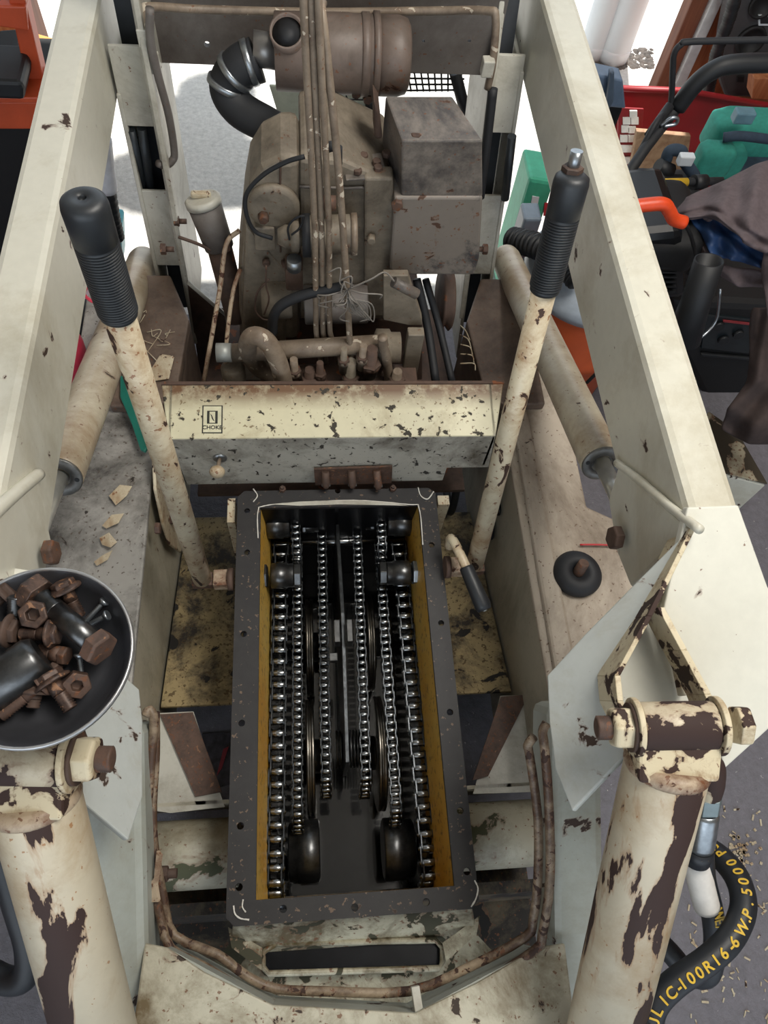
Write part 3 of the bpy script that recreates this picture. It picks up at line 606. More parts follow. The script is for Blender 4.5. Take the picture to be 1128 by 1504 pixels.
# face details
def disk(p, r, h, name, mat, y=ey - .012, seg=24, lab=None): c = at(*p, y=y); return build(name, MB().rev(c, -Y_, [(0, r), (h * .8, r), (h, r * .8)], seg), mat, EN, label=lab)
disk((402, 300), .042, .012, 'round_cover', M_steel_dirty, ey, 36); disk((387, 316), .009, .014, 'cover_bolt', M_rust, seg=6); disk((391, 383), .007, .010, 'cover_bolt', M_rustdark, seg=6)
disk((418, 383), .006, .012, 'cover_bolt', M_rust, seg=6); disk((545, 348), .008, .012, 'shroud_bolt', M_steel_dirty, seg=6); disk((583, 458), .017, .012, 'pulley_nut', M_steel_dirty, .97); disk((583, 458), .007, .026, 'pulley_nut', M_rustdark, .97, 6)
build('cover_box', MB().box(at(389, 346, y=ey - .006), (.034, .02, .05)), M_steel_dirty, EN, bevel=.003)
build('starter_coil', MB().cyl(at(447, 346, y=.955), at(524, 344, y=.955), .031, seg=32), M_steel_dirty, EN, bevel=.002, label='short horizontal metal canister')
build('coil_band', MB().cyl(at(444, 346, y=.955), at(456, 346, y=.955), .034, seg=32), M_black, EN)
build('coil_band', MB().cyl(at(515, 344, y=.955), at(524, 344, y=.955), .033, seg=32), M_pipe, EN)
build('fuel_pump_body', MB().rev(at(408, 347, y=.95), X_, [(0, .012), (.012, .018), (.02, .018), (.022, .024), (.034, .024), (.036, .014), (.05, .014)], 24), M_steel_dirty, EN)
build('hose_stub', MB().cyl(at(475, 298, y=.96), at(493, 299, y=.96), .012), M_rust, EN)
build('carburetor_body', MB().box(at(432, 400, y=.96), (.03, .04, .05)), M_rustdark, EN, bevel=.004)
build('carburetor_bowl', MB().cyl(at(432, 395, y=.93) , at(432, 380, y=.93), .012), M_zinc, EN)
build('governor_housing', MB().rev(at(385, 440, y=.98), X_, [(0, .03), (.02, .034), (.05, .034), (.055, .03)], 28), M_steel_dirty, EN)
build('starter_motor', MB().cyl(at(447, 448, y=.98), at(540, 446, y=.98), .036, seg=32), M_beam, EN, bevel=.003)
build('pump_bracket', MB().prism([at(*p, y=.93) for p in ((563, 405), (600, 405), (620, 468), (620, 478), (600, 478), (563, 470))], (0, .015, 0)), M_steel_dirty, EN, bevel=.002)
build('pump_bracket_arm', MB().box(at(606, 515, y=.90), (.03, .02, .11)), M_steel_dirty, EN, bevel=.002)
build('pump_body', MB().rev(at(548, 510, y=.90), X_, [(0, .02), (.006, .034), (.03, .034), (.033, .028), (.05, .028)], 28), M_steel_dirty, EN)
build('shroud_seam', MB().tube([at(*p, y=ey - .001) for p in ((412, 236), (411, 300), (412, 370))], .0018, 6), M_rustdark, EN)
build('shroud_seam', MB().tube([at(*p, y=ey + .001) for p in ((440, 274), (500, 276), (535, 275))], .0025, 6), M_eng2, EN)
# spark and throttle cables
for i, (lab, pts, r, yy) in enumerate((('thin black cable looping over the left of the engine shroud', ((447, 230), (420, 238), (385, 258), (362, 285), (362, 315), (375, 340), (400, 350)), .0035, .95),
        ('thick dark hose curving below the carburetor', ((400, 490), (402, 465), (415, 447), (450, 432), (500, 422), (515, 415)), .009, .90),
        ('thin looped wire left of the governor', ((395, 410), (378, 430), (375, 455), (385, 468), (398, 470)), .0018, .94),
        ('thin copper wire beside the carburetor', ((391, 390), (391, 420), (395, 440), (388, 462)), .0015, .93),
        ('small wire loop above the canister', ((425, 352), (423, 335), (432, 322), (446, 318), (440, 335), (428, 345)), .0018, .93))):
    solo('engine_cable', MB().tube([at(*p, y=yy) for p in pts], r, 8), M_rustdark if i in (2, 3) else M_black, lab, 'cable')
# engine bay floor and clutter low down
build('bay_floor', MB().box((0, 1.0, .30), (.56, .5, .01)), M_rustdark, LF)
LT = thing('fuel_strainer', 'pale round strainer and cross tube low on the left of the bay', 'strainer', at(343, 525, y=.88))
build('cross_tube', MB().cyl(at(335, 519, y=.88), at(560, 505, y=.88), .017), M_pipe, LT, label='brown horizontal tube')
build('body', MB().rev(at(345, 560, y=.875) - V(0, 0, .02), Z_, [(0, .018), (.03, .022), (.06, .022), (.066, .016)], 24), M_steel_dirty, LT); build('cap', MB().cyl(at(318, 518, y=.87), at(340, 518, y=.87), .017), plain('dull_alloy', 'a3a6a2', .5, .4), LT)
for i, (p, r, h) in enumerate((((432, 540), .010, .03), ((455, 550), .013, .02), ((515, 548), .013, .04), ((533, 520), .009, .03), ((545, 530), .014, .04), ((505, 525), .008, .03), ((583, 552), .012, .02), ((470, 545), .009, .03))):
    c = at(*p, y=.85); t = thing('valve_fitting', ['small capped fitting right of the large hose loop', 'low round fitting by the base of the left pipe', 'ringed fitting at the foot of the fourth pipe', 'dark plug standing behind the pale tee', 'pale tee fitting right of the fourth pipe', 'thin fitting between the middle pipes', 'low fitting at the right edge of the valve block', 'stub fitting among the pipe feet'][i], 'fitting', c - Z_ * .03)
    build('body', MB().rev(c - Z_ * .04, Z_, [(0, r), (.02, r), (.022, r * 1.25), (.032, r * 1.25), (.034, r * .8), (.034 + h, r * .7)], 12), (M_pipe, M_rustdark, M_steel_dirty)[i % 3], t)
    build('hex_collar', MB().hexa(c - Z_ * .012, Z_, r * 1.35, .008), M_rustdark, t)
solo('valve_block', MB().box((at(520, 575, y=.86).x, .87, at(520, 575, y=.86).z), (.24, .06, .07)), M_rustdark, 'grimy valve block under the pipe feet behind the dash', 'valve', bevel=.004)
solo('suction_hose', MB().tube([at(*p, y=yy) for p, yy in (((418, 568), .83), ((408, 530), .835), ((390, 500), .84), ((370, 495), .85), ((364, 515), .87), ((380, 540), .89), ((408, 556), .90))], .0165, 20), M_pipe, 'brown thick hose looped tightly behind the dash', 'hose')
solo('short_hose', MB().tube([at(*p, y=.86) for p in ((572, 565), (568, 530), (563, 505), (562, 495))], .009, 14), M_pipe, 'short bent pale hose at the right of the valve block', 'hose')
solo('drive_belt', MB().tube([at(*p, y=yy) for p, yy in (((612, 410), 1.0), ((628, 480), .95), ((640, 560), .86))], .008, 8), M_black, 'left strand of the two black drive belts at the right of the bay', 'belt')
solo('drive_belt', MB().tube([at(*p, y=yy) for p, yy in (((625, 410), 1.02), ((645, 480), .97), ((664, 560), .87))], .007, 8), M_black, 'right strand of the two black drive belts at the right of the bay', 'belt')
solo('engine_pulley', MB().rev(at(645, 440, y=1.06), X_, [(0, .02), (0, .058), (.004, .062), (.012, .05), (.02, .062), (.024, .058), (.024, .02)], 40), M_rustdark, 'dark brown grooved pulley right of the engine', 'pulley')
# hydraulic pipes rising in front of the engine
PR = (((444, -70), (450, 40), (462, 330), (463, 480), (476, 520), (478, 568)), ((457, -70), (462, 40), (474, 330), (476, 490), (492, 540), (505, 568)), ((467, -70), (472, 40), (487, 330), (487, 490), (482, 520), (498, 566)))
for i, (pts, lab, yy) in enumerate(((((445, -70), (448, 60), (462, 330), (464, 470), (466, 500), (478, 566)), 'leftmost of the three close vertical pipes before the engine', .90),
        (((455, -70), (459, 60), (472, 330), (474, 470), (476, 500), (482, 566)), 'middle of the three close vertical pipes before the engine', .905),
        (((466, -70), (470, 60), (483, 330), (484, 470), (488, 500), (506, 562)), 'rightmost of the three close vertical pipes before the engine', .90))):
    solo('hydraulic_line', MB().tube([at(*p, y=yy) for p in pts], .0048, 12, 4), M_pipe, lab, 'pipe')
solo('hydraulic_line', MB().tube([at(*p, y=yy) for p, yy in (((474, 5), .96), ((472, 12), .93), ((480, 80), .91), ((497, 250), .90), ((508, 400), .89), ((515, 530), .87), ((515, 560), .86))], .0055, 12, 5), M_pipe, 'separate pale pipe slanting right of the three close pipes', 'pipe')
c = at(511, 425, y=.875); t = thing('wire_bundle', 'tangle of tied grey wires knotted around the slanting pipe', 'wires', c); random.seed(3)
mb = MB()
for k in range(16):
    a = random.uniform(0, 6.28); l = random.uniform(.02, .06); e = c + V(math.cos(a) * l, -.01 + random.uniform(-.01, .01), math.sin(a) * l)
    mb.tube([c, c + (e - c) * .5 + V(random.uniform(-.008, .008), -.01, random.uniform(-.008, .008)), e, e + V(random.uniform(-.02, .02), .003, -.012)], .0012, 6, 5)
build('wire_ends', mb, plain('grey_wire', '77726c', .5), t)
mb = MB()
for k in range(6): mb.tube([c - Z_ * .02, c + V(.010 + .006 * k, -.005, -.028), c + V(.016 + .006 * k, -.006, -.05 - .004 * k), c + V(.004 + .005 * k, -.006, -.045), c - Z_ * .02], .0012, 6, 5)
build('wire_loops', mb, MATS['grey_wire'], t)
q = MB().cyl(at(578, 414, y=.88), at(612, 432, y=.88), .009); build('connector_plug', q, M_eng2, t, label='brown cylindrical plug')
build('plug_wire', MB().tube([c, at(545, 410, y=.87), at(565, 400, y=.88), at(580, 414, y=.88)], .0015, 6), MATS['grey_wire'], t)
solo('wire_nub', MB().cyl(at(478, 217, y=.97), at(495, 213, y=.97), .0075).cyl(at(497, 216, y=.97), at(497, 240, y=.97), .006), M_black, 'short black plug and boot on top of the engine shroud', 'plug')

# air cleaner, intake hose
AC = thing('air_cleaner', 'brown dusty canister air cleaner hung below the rear crossbeam', 'air cleaner', at(500, 125, y=1.22))
ya = 1.22; a = at(404, 78, y=ya); b = at(600, 82, y=ya); b.z = a.z = (a.z + b.z) / 2; rr = 52 / 1100 * ((b - CAM).dot(Fw)); L = b.x - a.x
build('canister', MB().rev(a, X_, [(0, rr * .92), (0.001, rr * .96), (L * .55, rr), (L * .56, rr * .985), (L * .74, rr * .985), (L * .745, rr)], 48), M_aircl, AC, bevel=0)
build('end_cup', MB().rev(a + X_ * L * .745, X_, [(0, rr), (L * .17, rr), (L * .235, rr * .93), (L * .255, rr * .8), (L * .258, 0)], 48), M_aircl, AC)
build('clamp_band', MB().rev(a + X_ * L * .635, X_, [(0, rr * 1.0), (.002, rr * 1.035), (L * .06, rr * 1.035), (L * .062, rr)], 48), M_aircl, AC)
build('clamp_band', MB().rev(a + X_ * L * .72, X_, [(0, rr * 1.0), (.002, rr * 1.07), (L * .05, rr * 1.07), (L * .052, rr)], 48), M_aircl, AC)
q = a + X_ * L * .13; dd = V(-.12, -.55, .83).normalized(); p0 = q + dd * rr * .5
build('inlet_spigot', MB().rev(p0, dd, [(rr * .1, 0), (rr * .1, rr * .40), (rr * .66, rr * .40), (rr * .66, rr * .46), (0, rr * .46)], 32), M_aircl, AC)
build('bore_shade_disc', MB().rev(p0, dd, [(rr * .55, rr * .395), (rr * .56, rr * .0)], 32), M_black, AC)  # black disc gives the inlet its inner shade
build('outlet_neck', MB().cyl(a + X_ * .004, a - X_ * .035 + Z_ * .004, rr * .45), plain('bright_duct', '8c8a88', .35, .7), AC)
for p in ((474, 133), (523, 134), (540, 142)): c = at(*p, y=ya - rr * .5); build('clamp_bolt', MB().hexa(c + Y_ * .01, -Y_, .009, .02), M_rust, AC)
ih = MB(); hp = [(at(*p, y=yy)) for p, yy in (((378, 88), 1.22), ((352, 100), 1.215), ((335, 128), 1.21), ((352, 160), 1.19), ((395, 185), 1.16), ((430, 205), 1.12), ((443, 232), 1.10))]
IH = thing('intake_hose', 'black rubber intake elbow hose from the air cleaner to the engine', 'hose', hp[-1])
build('hose_body', MB().tube(hp, lambda t: .034 - .008 * t, 28, 8), M_black, IH)
for k, (i, dx) in enumerate(((0, .3), (1, .2), (1, .75))):
    P_ = curve(hp, 8); n_ = int(i * 8 + dx * 8); d = (P_[n_ + 1] - P_[n_]).normalized(); build('hose_clamp', MB().rev(P_[n_], d, [(0, .0335), (.001, .0355), (.010, .0355), (.011, .0335)], 32), M_zinc, IH, label='steel band clamp')
# thin pipe frame along the crossbeam front
solo('bent_tube', MB().tube([at(*p, y=yy) for p, yy in (((232, 100), 1.24), ((215, 60), 1.24), ((212, 18), 1.25), ((222, 10), 1.26), ((300, 14), 1.30), ((470, 18), 1.31), ((640, 16), 1.30), ((715, 16), 1.26), ((728, 26), 1.25), ((724, 90), 1.24), ((716, 130), 1.24))], .0065, 14), M_pipe, 'long bent brown tube running across the front of the crossbeam', 'pipe')
solo('bent_tube', MB().tube([at(*p, y=yy) for p, yy in (((220, 12), 1.22), ((221, 60), 1.22), ((232, 110), 1.22), ((248, 170), 1.22), ((256, 222), 1.22), ((253, 236), 1.215), ((243, 243), 1.21), ((232, 240), 1.20))], .0068, 14), M_beam, 'dark tube hooked down beside the left upright', 'pipe')
for i, p in enumerate(((212, 52), (225, 92), (716, 98))): c = at(*p, y=1.232); solo('tube_clip', MB().box(c, (.02, .02, .028)), M_up, ['upper tube clip on the left upright', 'lower tube clip on the left upright', 'tube clip on the right upright'][i], 'clip', bevel=.002)
solo('stay_rod', MB().tube([at(724, 130, y=1.24), at(716, 200, y=1.22), at(705, 290, y=1.2)], .009, 10), M_black, 'dark thin rod running down inside the right upright', 'rod')
for i, (p, x) in enumerate((((265, 325), -.29), ((246, 366), -.30), ((707, 366), .295))):
    c = at(*p, x=x); s = 1 if x < 0 else -1; solo('pivot_bolt', MB().hexa(c - X_ * s * .012, X_ * s, .010, .010).cyl(c - X_ * s * .004, c + X_ * s * .012, .005), M_rust, ['upper rusty bolt on the left upright', 'lower rusty bolt on the left upright', 'rusty bolt low on the right upright'][i], 'bolt')
# filler tube left of the engine with its cap and clamp rod
FT = thing('filler_tube', 'weathered grey filler tube with a wing cap left of the engine', 'tube', at(345, 470, y=1.02))
f0, f1, f2 = at(300, 300, y=1.10), at(322, 362, y=1.08), at(350, 470, y=1.02)
build('neck', MB().cyl(f1, f0, .027, .030, seg=28), M_beam, FT); build('lower_tube', MB().cyl(f2, f1, .023, .023, seg=28), M_rustdark, FT)
ax = (f0 - f1).normalized(); build('cap', MB().rev(f0, ax, [(0, .032), (.010, .032), (.013, .028)], 28), M_up, FT, label='pale round cap'); build('cap_tab', MB().box(f0 + ax * .018, (.035, .012, .012)), M_lever, FT, bevel=.004)
solo('clamp_bracket', MB().tube([at(*p, y=1.06) for p in ((262, 348), (290, 358), (318, 370), (337, 366), (332, 352))], .003, 8), M_rustdark, 'thin bent bracket holding the filler tube', 'bracket')
solo('dip_rod', MB().tube([at(352, 338, y=1.02), at(332, 360, y=1.0), at(322, 430, y=.96), at(299, 562, y=.86)], .0042, 8), M_pipe_rust, 'left rusty thin rod slanting beside the filler tube', 'rod')
solo('dip_rod', MB().tube([at(353, 395, y=1.0), at(342, 430, y=.97), at(333, 500, y=.91), at(331, 562, y=.86)], .004, 8), M_pipe_rust, 'right thin pale rod closer to the engine', 'rod')
BG = thing('bay_gusset', 'dark triangular gusset inside the left of the engine bay', 'gusset', at(300, 500, y=1.15)); build('plate', MB().prism([at(*p, y=1.15) for p in ((275, 415), (330, 462), (345, 560), (295, 560))], (0, .006, 0)), M_rustdark, BG)
build('edge_strip', MB().tube([at(*p, y=1.145) for p in ((276, 415), (332, 463))], .004, 8), M_up, BG)

# ------------------------------------------------------------------ lift arms
LA = thing('arm_frame', 'long off-white box-section loader lift arms joined by a front cross member', 'lift arm', (0, .2, .45))
AXI, AXO, ZT, ZB = .370, .432, .975, .825
def armtube(s):
    mb = MB().prism([V(s * AXI, .345, ZB), V(s * AXI, .345, ZT), V(s * AXI, 1.75, ZT - .02), V(s * AXI, 1.75, ZB - .02)], (s * (AXO - AXI), 0, 0))
    build('arm_tube', mb, M_arm, LA, bevel=.010, label='left arm tube' if s < 0 else 'right arm tube')
armtube(-1); armtube(1)
def poly(pts, th, up, name, mat, bevel=.002, label=None): return build(name, MB().slab(pts, th, up), mat, LA, bevel=bevel, label=label)
# right knee
K = at(1030, 775, x=.372)
poly([at(908, 682, x=.362), at(1010, 778, x=.362), at(926, 863, x=.362), at(905, 810, x=.362), at(893, 735, x=.362)], .010, (-1, 0, .3), 'knee_gusset', M_arm, .004)
build('gusset_weld', MB().tube([at(906, 680, x=.366), at(940, 706, x=.366), at(985, 745, x=.366), at(1028, 778, x=.368)], .0055, 10), M_arm, LA)
A_ = [at(1014, 775, x=.368), at(903, 992, d=.80), at(905, 1030, d=.79), at(925, 1103, d=.785), at(840, 1192, d=.89), at(806, 1075, d=.92), at(803, 992, d=.90), at(860, 930, d=.875), at(926, 863, x=.358)]
def plate(px, ref, th, up, name, mat, label=None, bevel=.002):  # flat plate: outline on the plane through three measured points
    a, b, c = ref; n = (b - a).cross(c - a).normalized(); out = []
    for p in px:
        d = ray(*p); out.append(CAM + d * ((a - CAM).dot(n) / d.dot(n)))
    return build(name, MB().slab(out, th, up), mat, LA, bevel=bevel, label=label)
def fan(pts, th, up, name, mat, label=None):                   # slightly bent plate, triangulated from its centroid, with real thickness
    c = sum(pts, V(0, 0, 0)) / len(pts); up = Vector(up).normalized(); n = len(pts); vs = list(pts) + [c] + [p - up * th for p in pts] + [c - up * th]
    fs = [(i, (i + 1) % n, n) for i in range(n)] + [((i + 1) % n + n + 1, i + n + 1, 2 * n + 1) for i in range(n)] + [(i, i + n + 1, (i + 1) % n + n + 1, (i + 1) % n) for i in range(n)]
    return build(name, MB().add(vs, fs), mat, LA, label=label)
M_kneeA = paint('knee_plate_paint', 'b4b9b6', '938b74', (.52, .8), '3c2e26', 38, .645, .4, (1, 1, .6), off=24, spk=.73)
plate(((1014, 775), (903, 992), (905, 1030), (925, 1103), (840, 1192), (815, 1130), (806, 1060), (803, 992), (860, 930), (926, 863)), (A_[0], A_[3], at(803, 992, d=.89)), .008, (-.7, -.2, .7), 'inner_knee_plate', M_kneeA)
M_edge = paint('chipped_edge', 'cfc3a5', '8a6a48', (.5, .7), '37241d', 34, .555, .5, off=3, dirt_s=30)
def edge(pts, w, h):                                          # raw cut edge of a thick plate, standing up from the recess
    mb = MB()
    for a, b in zip(pts, pts[1:]): mb.prism([a, b, b + w, a + w], (0, .25 * h, -h))
    build('plate_edge', mb, M_edge, LA, bevel=.0008, label='thick plate edge with cream paint worn to brown')
edge([at(1014, 776, d=.822), at(950, 905, d=.806), at(903, 992, d=.792), at(907, 1030, d=.780), at(925, 1103, d=.774)], V(.0065, 0, 0), .05)
M_outer = paint('outer_knee_paint', 'd8d7cb', '9d8f70', (.58, .85), '35231d', 15, .71, .4, off=34, dirt_s=4, spk=.735)
O_ = [at(1018, 778, z=.974), at(1128, 862, z=.974), at(1180, 930, z=.97), at(1180, 1030, d=.77), at(1128, 1072, d=.785), at(1062, 1132, d=.80), at(1056, 1065, d=.785), at(975, 895, d=.80)]
O_[0] = V(AXI, .345, .974); O_.insert(1, V(AXO, .345, .974))
plate(((1010, 745), (1085, 742), (1128, 862), (1180, 930), (1180, 1040), (1128, 1072), (1062, 1132), (1056, 1065), (975, 895)), (V(.37, .345, .974), V(.432, .345, .974), at(1062, 1110, d=.835)), .012, (0, 0, 1), 'outer_knee_plate', M_outer)
R_ = [at(1015, 780, d=.845), at(970, 890, d=.84), at(1062, 1075, d=.84), at(1040, 1110, d=.86), at(925, 1100, d=.86), at(895, 995, d=.86)]
plate(((1015, 780), (970, 890), (1000, 960), (1062, 1075), (1040, 1110), (925, 1100), (895, 995)), (R_[0], R_[2], R_[5]), .006, (0, -.3, 1), 'recess_plate', M_outer)
build('recess_rib', MB().tube([at(975, 900, d=.835), at(990, 960, d=.835), at(1003, 1020, d=.835)], .006, 8), M_lever, LA)
edge([at(966, 892, d=.805), at(1000, 955, d=.792), at(1035, 1020, d=.780), at(1052, 1062, d=.772)], V(.0075, 0, 0), .04)
# right leg and left leg, following the tilt cylinders
M_leg2 = M_leg
def leg(s, xi, xo):
    pr = [(.205, .70), (.15, .675), (-.07, .560), (-.42, .335), (-.42, .24), (-.07, .46), (.15, .57), (.23, .62)]
    build('drop_leg', MB().prism([V(s * xi, y, z) for y, z in pr], (s * (xo - xi), 0, 0)), M_leg2, LA, bevel=.012)
leg(-1, .268, .345); leg(1, .262, .335)
# front cross member: U-shaped plate with a folded edge
def um(zf):
    out = [(211, 1050), (209, 1180), (212, 1260), (242, 1395), (300, 1432), (400, 1482), (610, 1494), (700, 1448), (792, 1398), (812, 1300), (818, 1180), (806, 1062)]
    return [at(*p, z=zf) for p in out]
M_crossm = paint('cross_member_paint', 'bdb9a6', '6f6148', (.46, .66), '3a2f26', 30, .63, .45, off=44, dirt_s=9, spk=.66)
cm = MB().slab([at(*p, z=.57) for p in ((212, 1385), (246, 1392), (300, 1428), (400, 1476), (610, 1488), (700, 1444), (790, 1392), (830, 1385), (860, 1620), (180, 1620))], .008)
build('cross_member', cm, M_crossm, LA, bevel=.003, label='front cross member with dirty chipped upper edge')
for a_, b_ in (((246, 1392), (400, 1476)), ((400, 1476), (610, 1488)), ((610, 1488), (790, 1392))):
    a_, b_ = at(*a_, z=.563), at(*b_, z=.563); build('cross_member_face', MB().prism([a_, b_, b_ - Z_ * .1, a_ - Z_ * .1], (0, -.005, 0)), M_leg, LA)
# pins, bosses
def boss(pa, pb, dd, nutp, r, s, label, tip):
    a, b = at(*pa, d=dd), at(*pb, d=dd); ax = (b - a).normalized()
    build('boss', MB().cyl(a, b, r, seg=36), M_boss, LA, bevel=.002, label='bare brown pin boss')
def pin(label, p0, ax, rn, bolt_end):                          # nut with threaded end
    t = thing('pivot_pin', label, 'pin', p0); build('nut', MB().hexa(p0, ax, rn, .020), M_edge, t, bevel=.002); build('washer', MB().cyl(p0 - ax * .003, p0 + ax * .002, rn * 1.12), M_rustdark, t)
    e = p0 + ax * .020; pr = []
    for k in range(7): pr += [(k * .002, rn * .50), (k * .002 + .001, rn * .56)]
    build('threaded_end', MB().rev(e, ax, pr + [(.0145, rn * .4)], 20), M_rust, t)
    build('far_head', MB().hexa(p0 + bolt_end, -ax, rn * .95, .014), M_edge, t, bevel=.002)
TC = []
def tilt(label, pa, pb, d0, p_low, d1, r, rb):
    a, b = at(*pa, d=d0), at(*pb, d=d0); c = (a + b) / 2; e = at(*p_low, d=d1); ax = (e - c).normalized(); t = thing('tilt_cylinder', label, 'hydraulic cylinder', c + ax * .55)
    build('eye_boss', MB().cyl(a, b, rb, seg=40), M_boss, t, bevel=.002, label='bare dark pin eye')
    w = (b - a).normalized(); p = w.cross(ax).normalized(); nk = MB(); q0 = c + ax * rb * .4; q1 = c + ax * (rb + .018)
    nk.add([q0 + w * r * x + p * rb * .8 * y for x, y in ((-1, -1), (1, -1), (1, 1), (-1, 1))] + [q1 + w * r * x + p * r * y for x, y in ((-.95, -.8), (.95, -.8), (.95, .8), (-.95, .8))], [(0, 1, 2, 3), (4, 5, 6, 7), (0, 1, 5, 4), (1, 2, 6, 5), (2, 3, 7, 6), (3, 0, 4, 7)])
    build('neck_plate', nk, M_edge, t, bevel=.004)
    build('weld_ring', MB().rev(c + ax * (rb + .010), ax, [(0, r * .9), (.004, r * 1.02), (.012, r * 1.03), (.016, r * .98)], 40), M_pipe_rust, t)
    build('barrel', MB().rev(c + ax * (rb + .02), ax, [(0, r * .96), (.006, r), (.52, r)], 48), cylmat('tilt_paint_' + ('left' if c.x < 0 else 'right'), (c + ax * .12 - t.location).x + (.006 if c.x > 0 else -.004), 8 if c.x > 0 else 19), t, label='barrel with a long dark bare streak')
    return t, a, b, w
tR, ra, rb2, wR = tilt('right tilt cylinder, cream with a long dark peeled streak', (938, 1068), (1047, 1066), .745, (890, 1504), .865, .0415, .0245)
tL, la, lb2, wL = tilt('left tilt cylinder, cream with brown peeling, under the bowl', (-25, 1112), (98, 1114), .72, (138, 1504), .83, .0425, .0275)
pin('right pivot pin with rusty nut and threaded end facing inward', ra - wR * .008, -wR, .0215, wR * .103)
pin('left pivot pin with rusty nut and threaded end facing inward', lb2 + wL * .010, wL, .0225, -wL * .103)
# ear flange around each pin
for c, w, r in ((ra - wR * .004, wR, .029), (rb2 + wR * .004, wR, .029), (lb2 + wL * .005, wL, .032), (la - wL * .005, wL, .032)):
    build('ear', MB().cyl(c - w * .003, c + w * .003, r, seg=32), M_edge, LA, bevel=.001)
# left knee
A2 = [at(*p, d=d) for p, d in (((-20, 880), .82), ((70, 905), .85), ((177, 988), .87), ((205, 1012), .90), ((211, 1060), .92), ((210, 1170), .925), ((189, 1234), .91), ((108, 1166), .78), ((104, 1085), .775), ((80, 1000), .80))]
plate(((60, 890), (177, 988), (205, 1012), (210, 1060), (210, 1170), (189, 1234), (108, 1166), (104, 1085), (60, 1000)), (at(108, 1166, d=.80), at(60, 890, d=.86), at(207, 1030, d=.93)), .008, (.7, -.2, .7), 'inner_knee_plate', M_kneeA)
O2 = [at(*p, d=d) for p, d in (((-90, 860), .80), ((60, 880), .82), ((100, 1010), .82), ((104, 1090), .81), ((-90, 1090), .80))]
build('outer_knee_plate', MB().slab([at(*p, z=.93) for p in ((-90, 820), (60, 840), (100, 1010), (104, 1080), (-90, 1080))], .02), M_outer, LA)
poly([at(55, 694, x=-.362), at(-60, 790, x=-.362), at(-20, 860, x=-.362), at(66, 845, x=-.362), at(77, 797, x=-.362)], .010, (1, 0, .3), 'knee_gusset', M_arm, .004)
build('gusset_weld', MB().tube([at(57, 696, x=-.366), at(30, 718, x=-.366), at(0, 745, x=-.366), at(-30, 775, x=-.366)], .0075, 10), M_arm, LA)
for i, (p, x, m_) in enumerate((((72, 812), -.350, M_rust), ((906, 790), .350, M_rustdark))):
    c = at(*p, x=x); s = 1 if x < 0 else -1
    solo('knee_bolt', MB().hexa(c - X_ * s * .003, V(s * 1, 0, .15), .0155 if x < 0 else .0165, .012), m_, ['rusty orange hex bolt on the left knee gusset', 'dark brown hex bolt on the right knee gusset'][i], 'bolt', bevel=.0015)

# lift cylinders
def lift(s, label, pa, pb, x, r):
    a, b = at(*pa, x=x), at(*pb, x=x); ax = (b - a).normalized(); L = (b - a).length; t = thing('lift_cylinder', label, 'hydraulic cylinder', a - Z_ * r)
    build('barrel', MB().rev(a, ax, [(-.012, r * .3), (-.010, r * .75), (0, r * .93), (.015, r), (L - .01, r), (L - .008, r * 1.0), (L, r * 1.0)], 44), M_lift, t)
    build('gland', MB().rev(b, ax, [(0, r * .99), (.002, r * 1.0), (.004, r * .93), (.0045, r * .55), (-.002, r * .5), (-.002, 0)], 40), plain('gland_steel', '6e6e6c', .45, .6, .25, 60), t, label='grey steel gland end')
    build('rod', MB().cyl(b - ax * .002, b + ax * .16, r * .40, seg=28), plain('scuffed_rod', 'c9c9c2', .3, .5, .15), t)
    w = ax.orthogonal().normalized()
    for k in range(2): c = b + Quaternion(ax, 2.2 + k * 3.1) @ (w * r * .77); build('gland_hole', MB().cyl(c + ax * .0035, c + ax * .005, .0035, seg=12), M_black, t)
    return t
lift(-1, 'left lift cylinder, cream and scratched with dark speckles', (212, 382), (86, 700), -.405, .0335)
lift(1, 'right lift cylinder, cream with a reddish worn patch', (742, 378), (884, 680), .405, .0325)

# two thin pipes following the cross member
def frontpipes():
    A = [((213, 1052), .98), ((220, 1042), .985), ((226, 1060), .985), ((222, 1110), .99), ((218, 1180), 1.0), ((212, 1240), 1.0), ((220, 1290), 1.0), ((234, 1340), 1.0), ((250, 1392), .99), ((300, 1420), .99), ((350, 1450), .985), ((402, 1476), .985), ((480, 1483), .985), ((612, 1488), .985), ((705, 1446), .985), ((785, 1396), .985), ((797, 1370), .985), ((808, 1290), .985), ((806, 1180), .98), ((800, 1100), .975), ((797, 1075), .975), ((803, 1062), .975)]
    B = [((228, 1046), 1.0), ((228, 1110), 1.0), ((224, 1180), 1.005), ((226, 1240), 1.01), ((240, 1320), 1.01), ((256, 1374), 1.01), ((320, 1402), 1.0), ((360, 1432), 1.0), ((405, 1452), 1.0), ((480, 1456), 1.0), ((600, 1456), 1.0), ((690, 1420), 1.0), ((772, 1376), 1.0), ((783, 1350), 1.0), ((790, 1290), 1.0), ((790, 1200), 1.0), ((778, 1110), .995), ((775, 1095), .99), ((784, 1082), .985)]
    for i, (P_, lab) in enumerate(((A, 'outer rusty pipe following the front cross member'), (B, 'inner rusty pipe following the front cross member'))):
        solo('front_pipe', MB().tube([at(*p, d=d) for p, d in P_], .0062, 12, 3), M_frontpipe, lab, 'pipe')
M_frontpipe = paint('front_pipe_rust', 'a08f78', '4f3b2e', (.36, .56), '3d2a22', 50, .58, .5, off=15, dirt_s=16, spk=.64)
frontpipes()
solo('pipe_clamp', MB().box(at(613, 1472, d=.965), (.011, .036, .012), Matrix.Rotation(.1, 3, 'Z')), M_up, 'pale strap clamp holding both pipes at the bottom', 'clamp', bevel=.001)
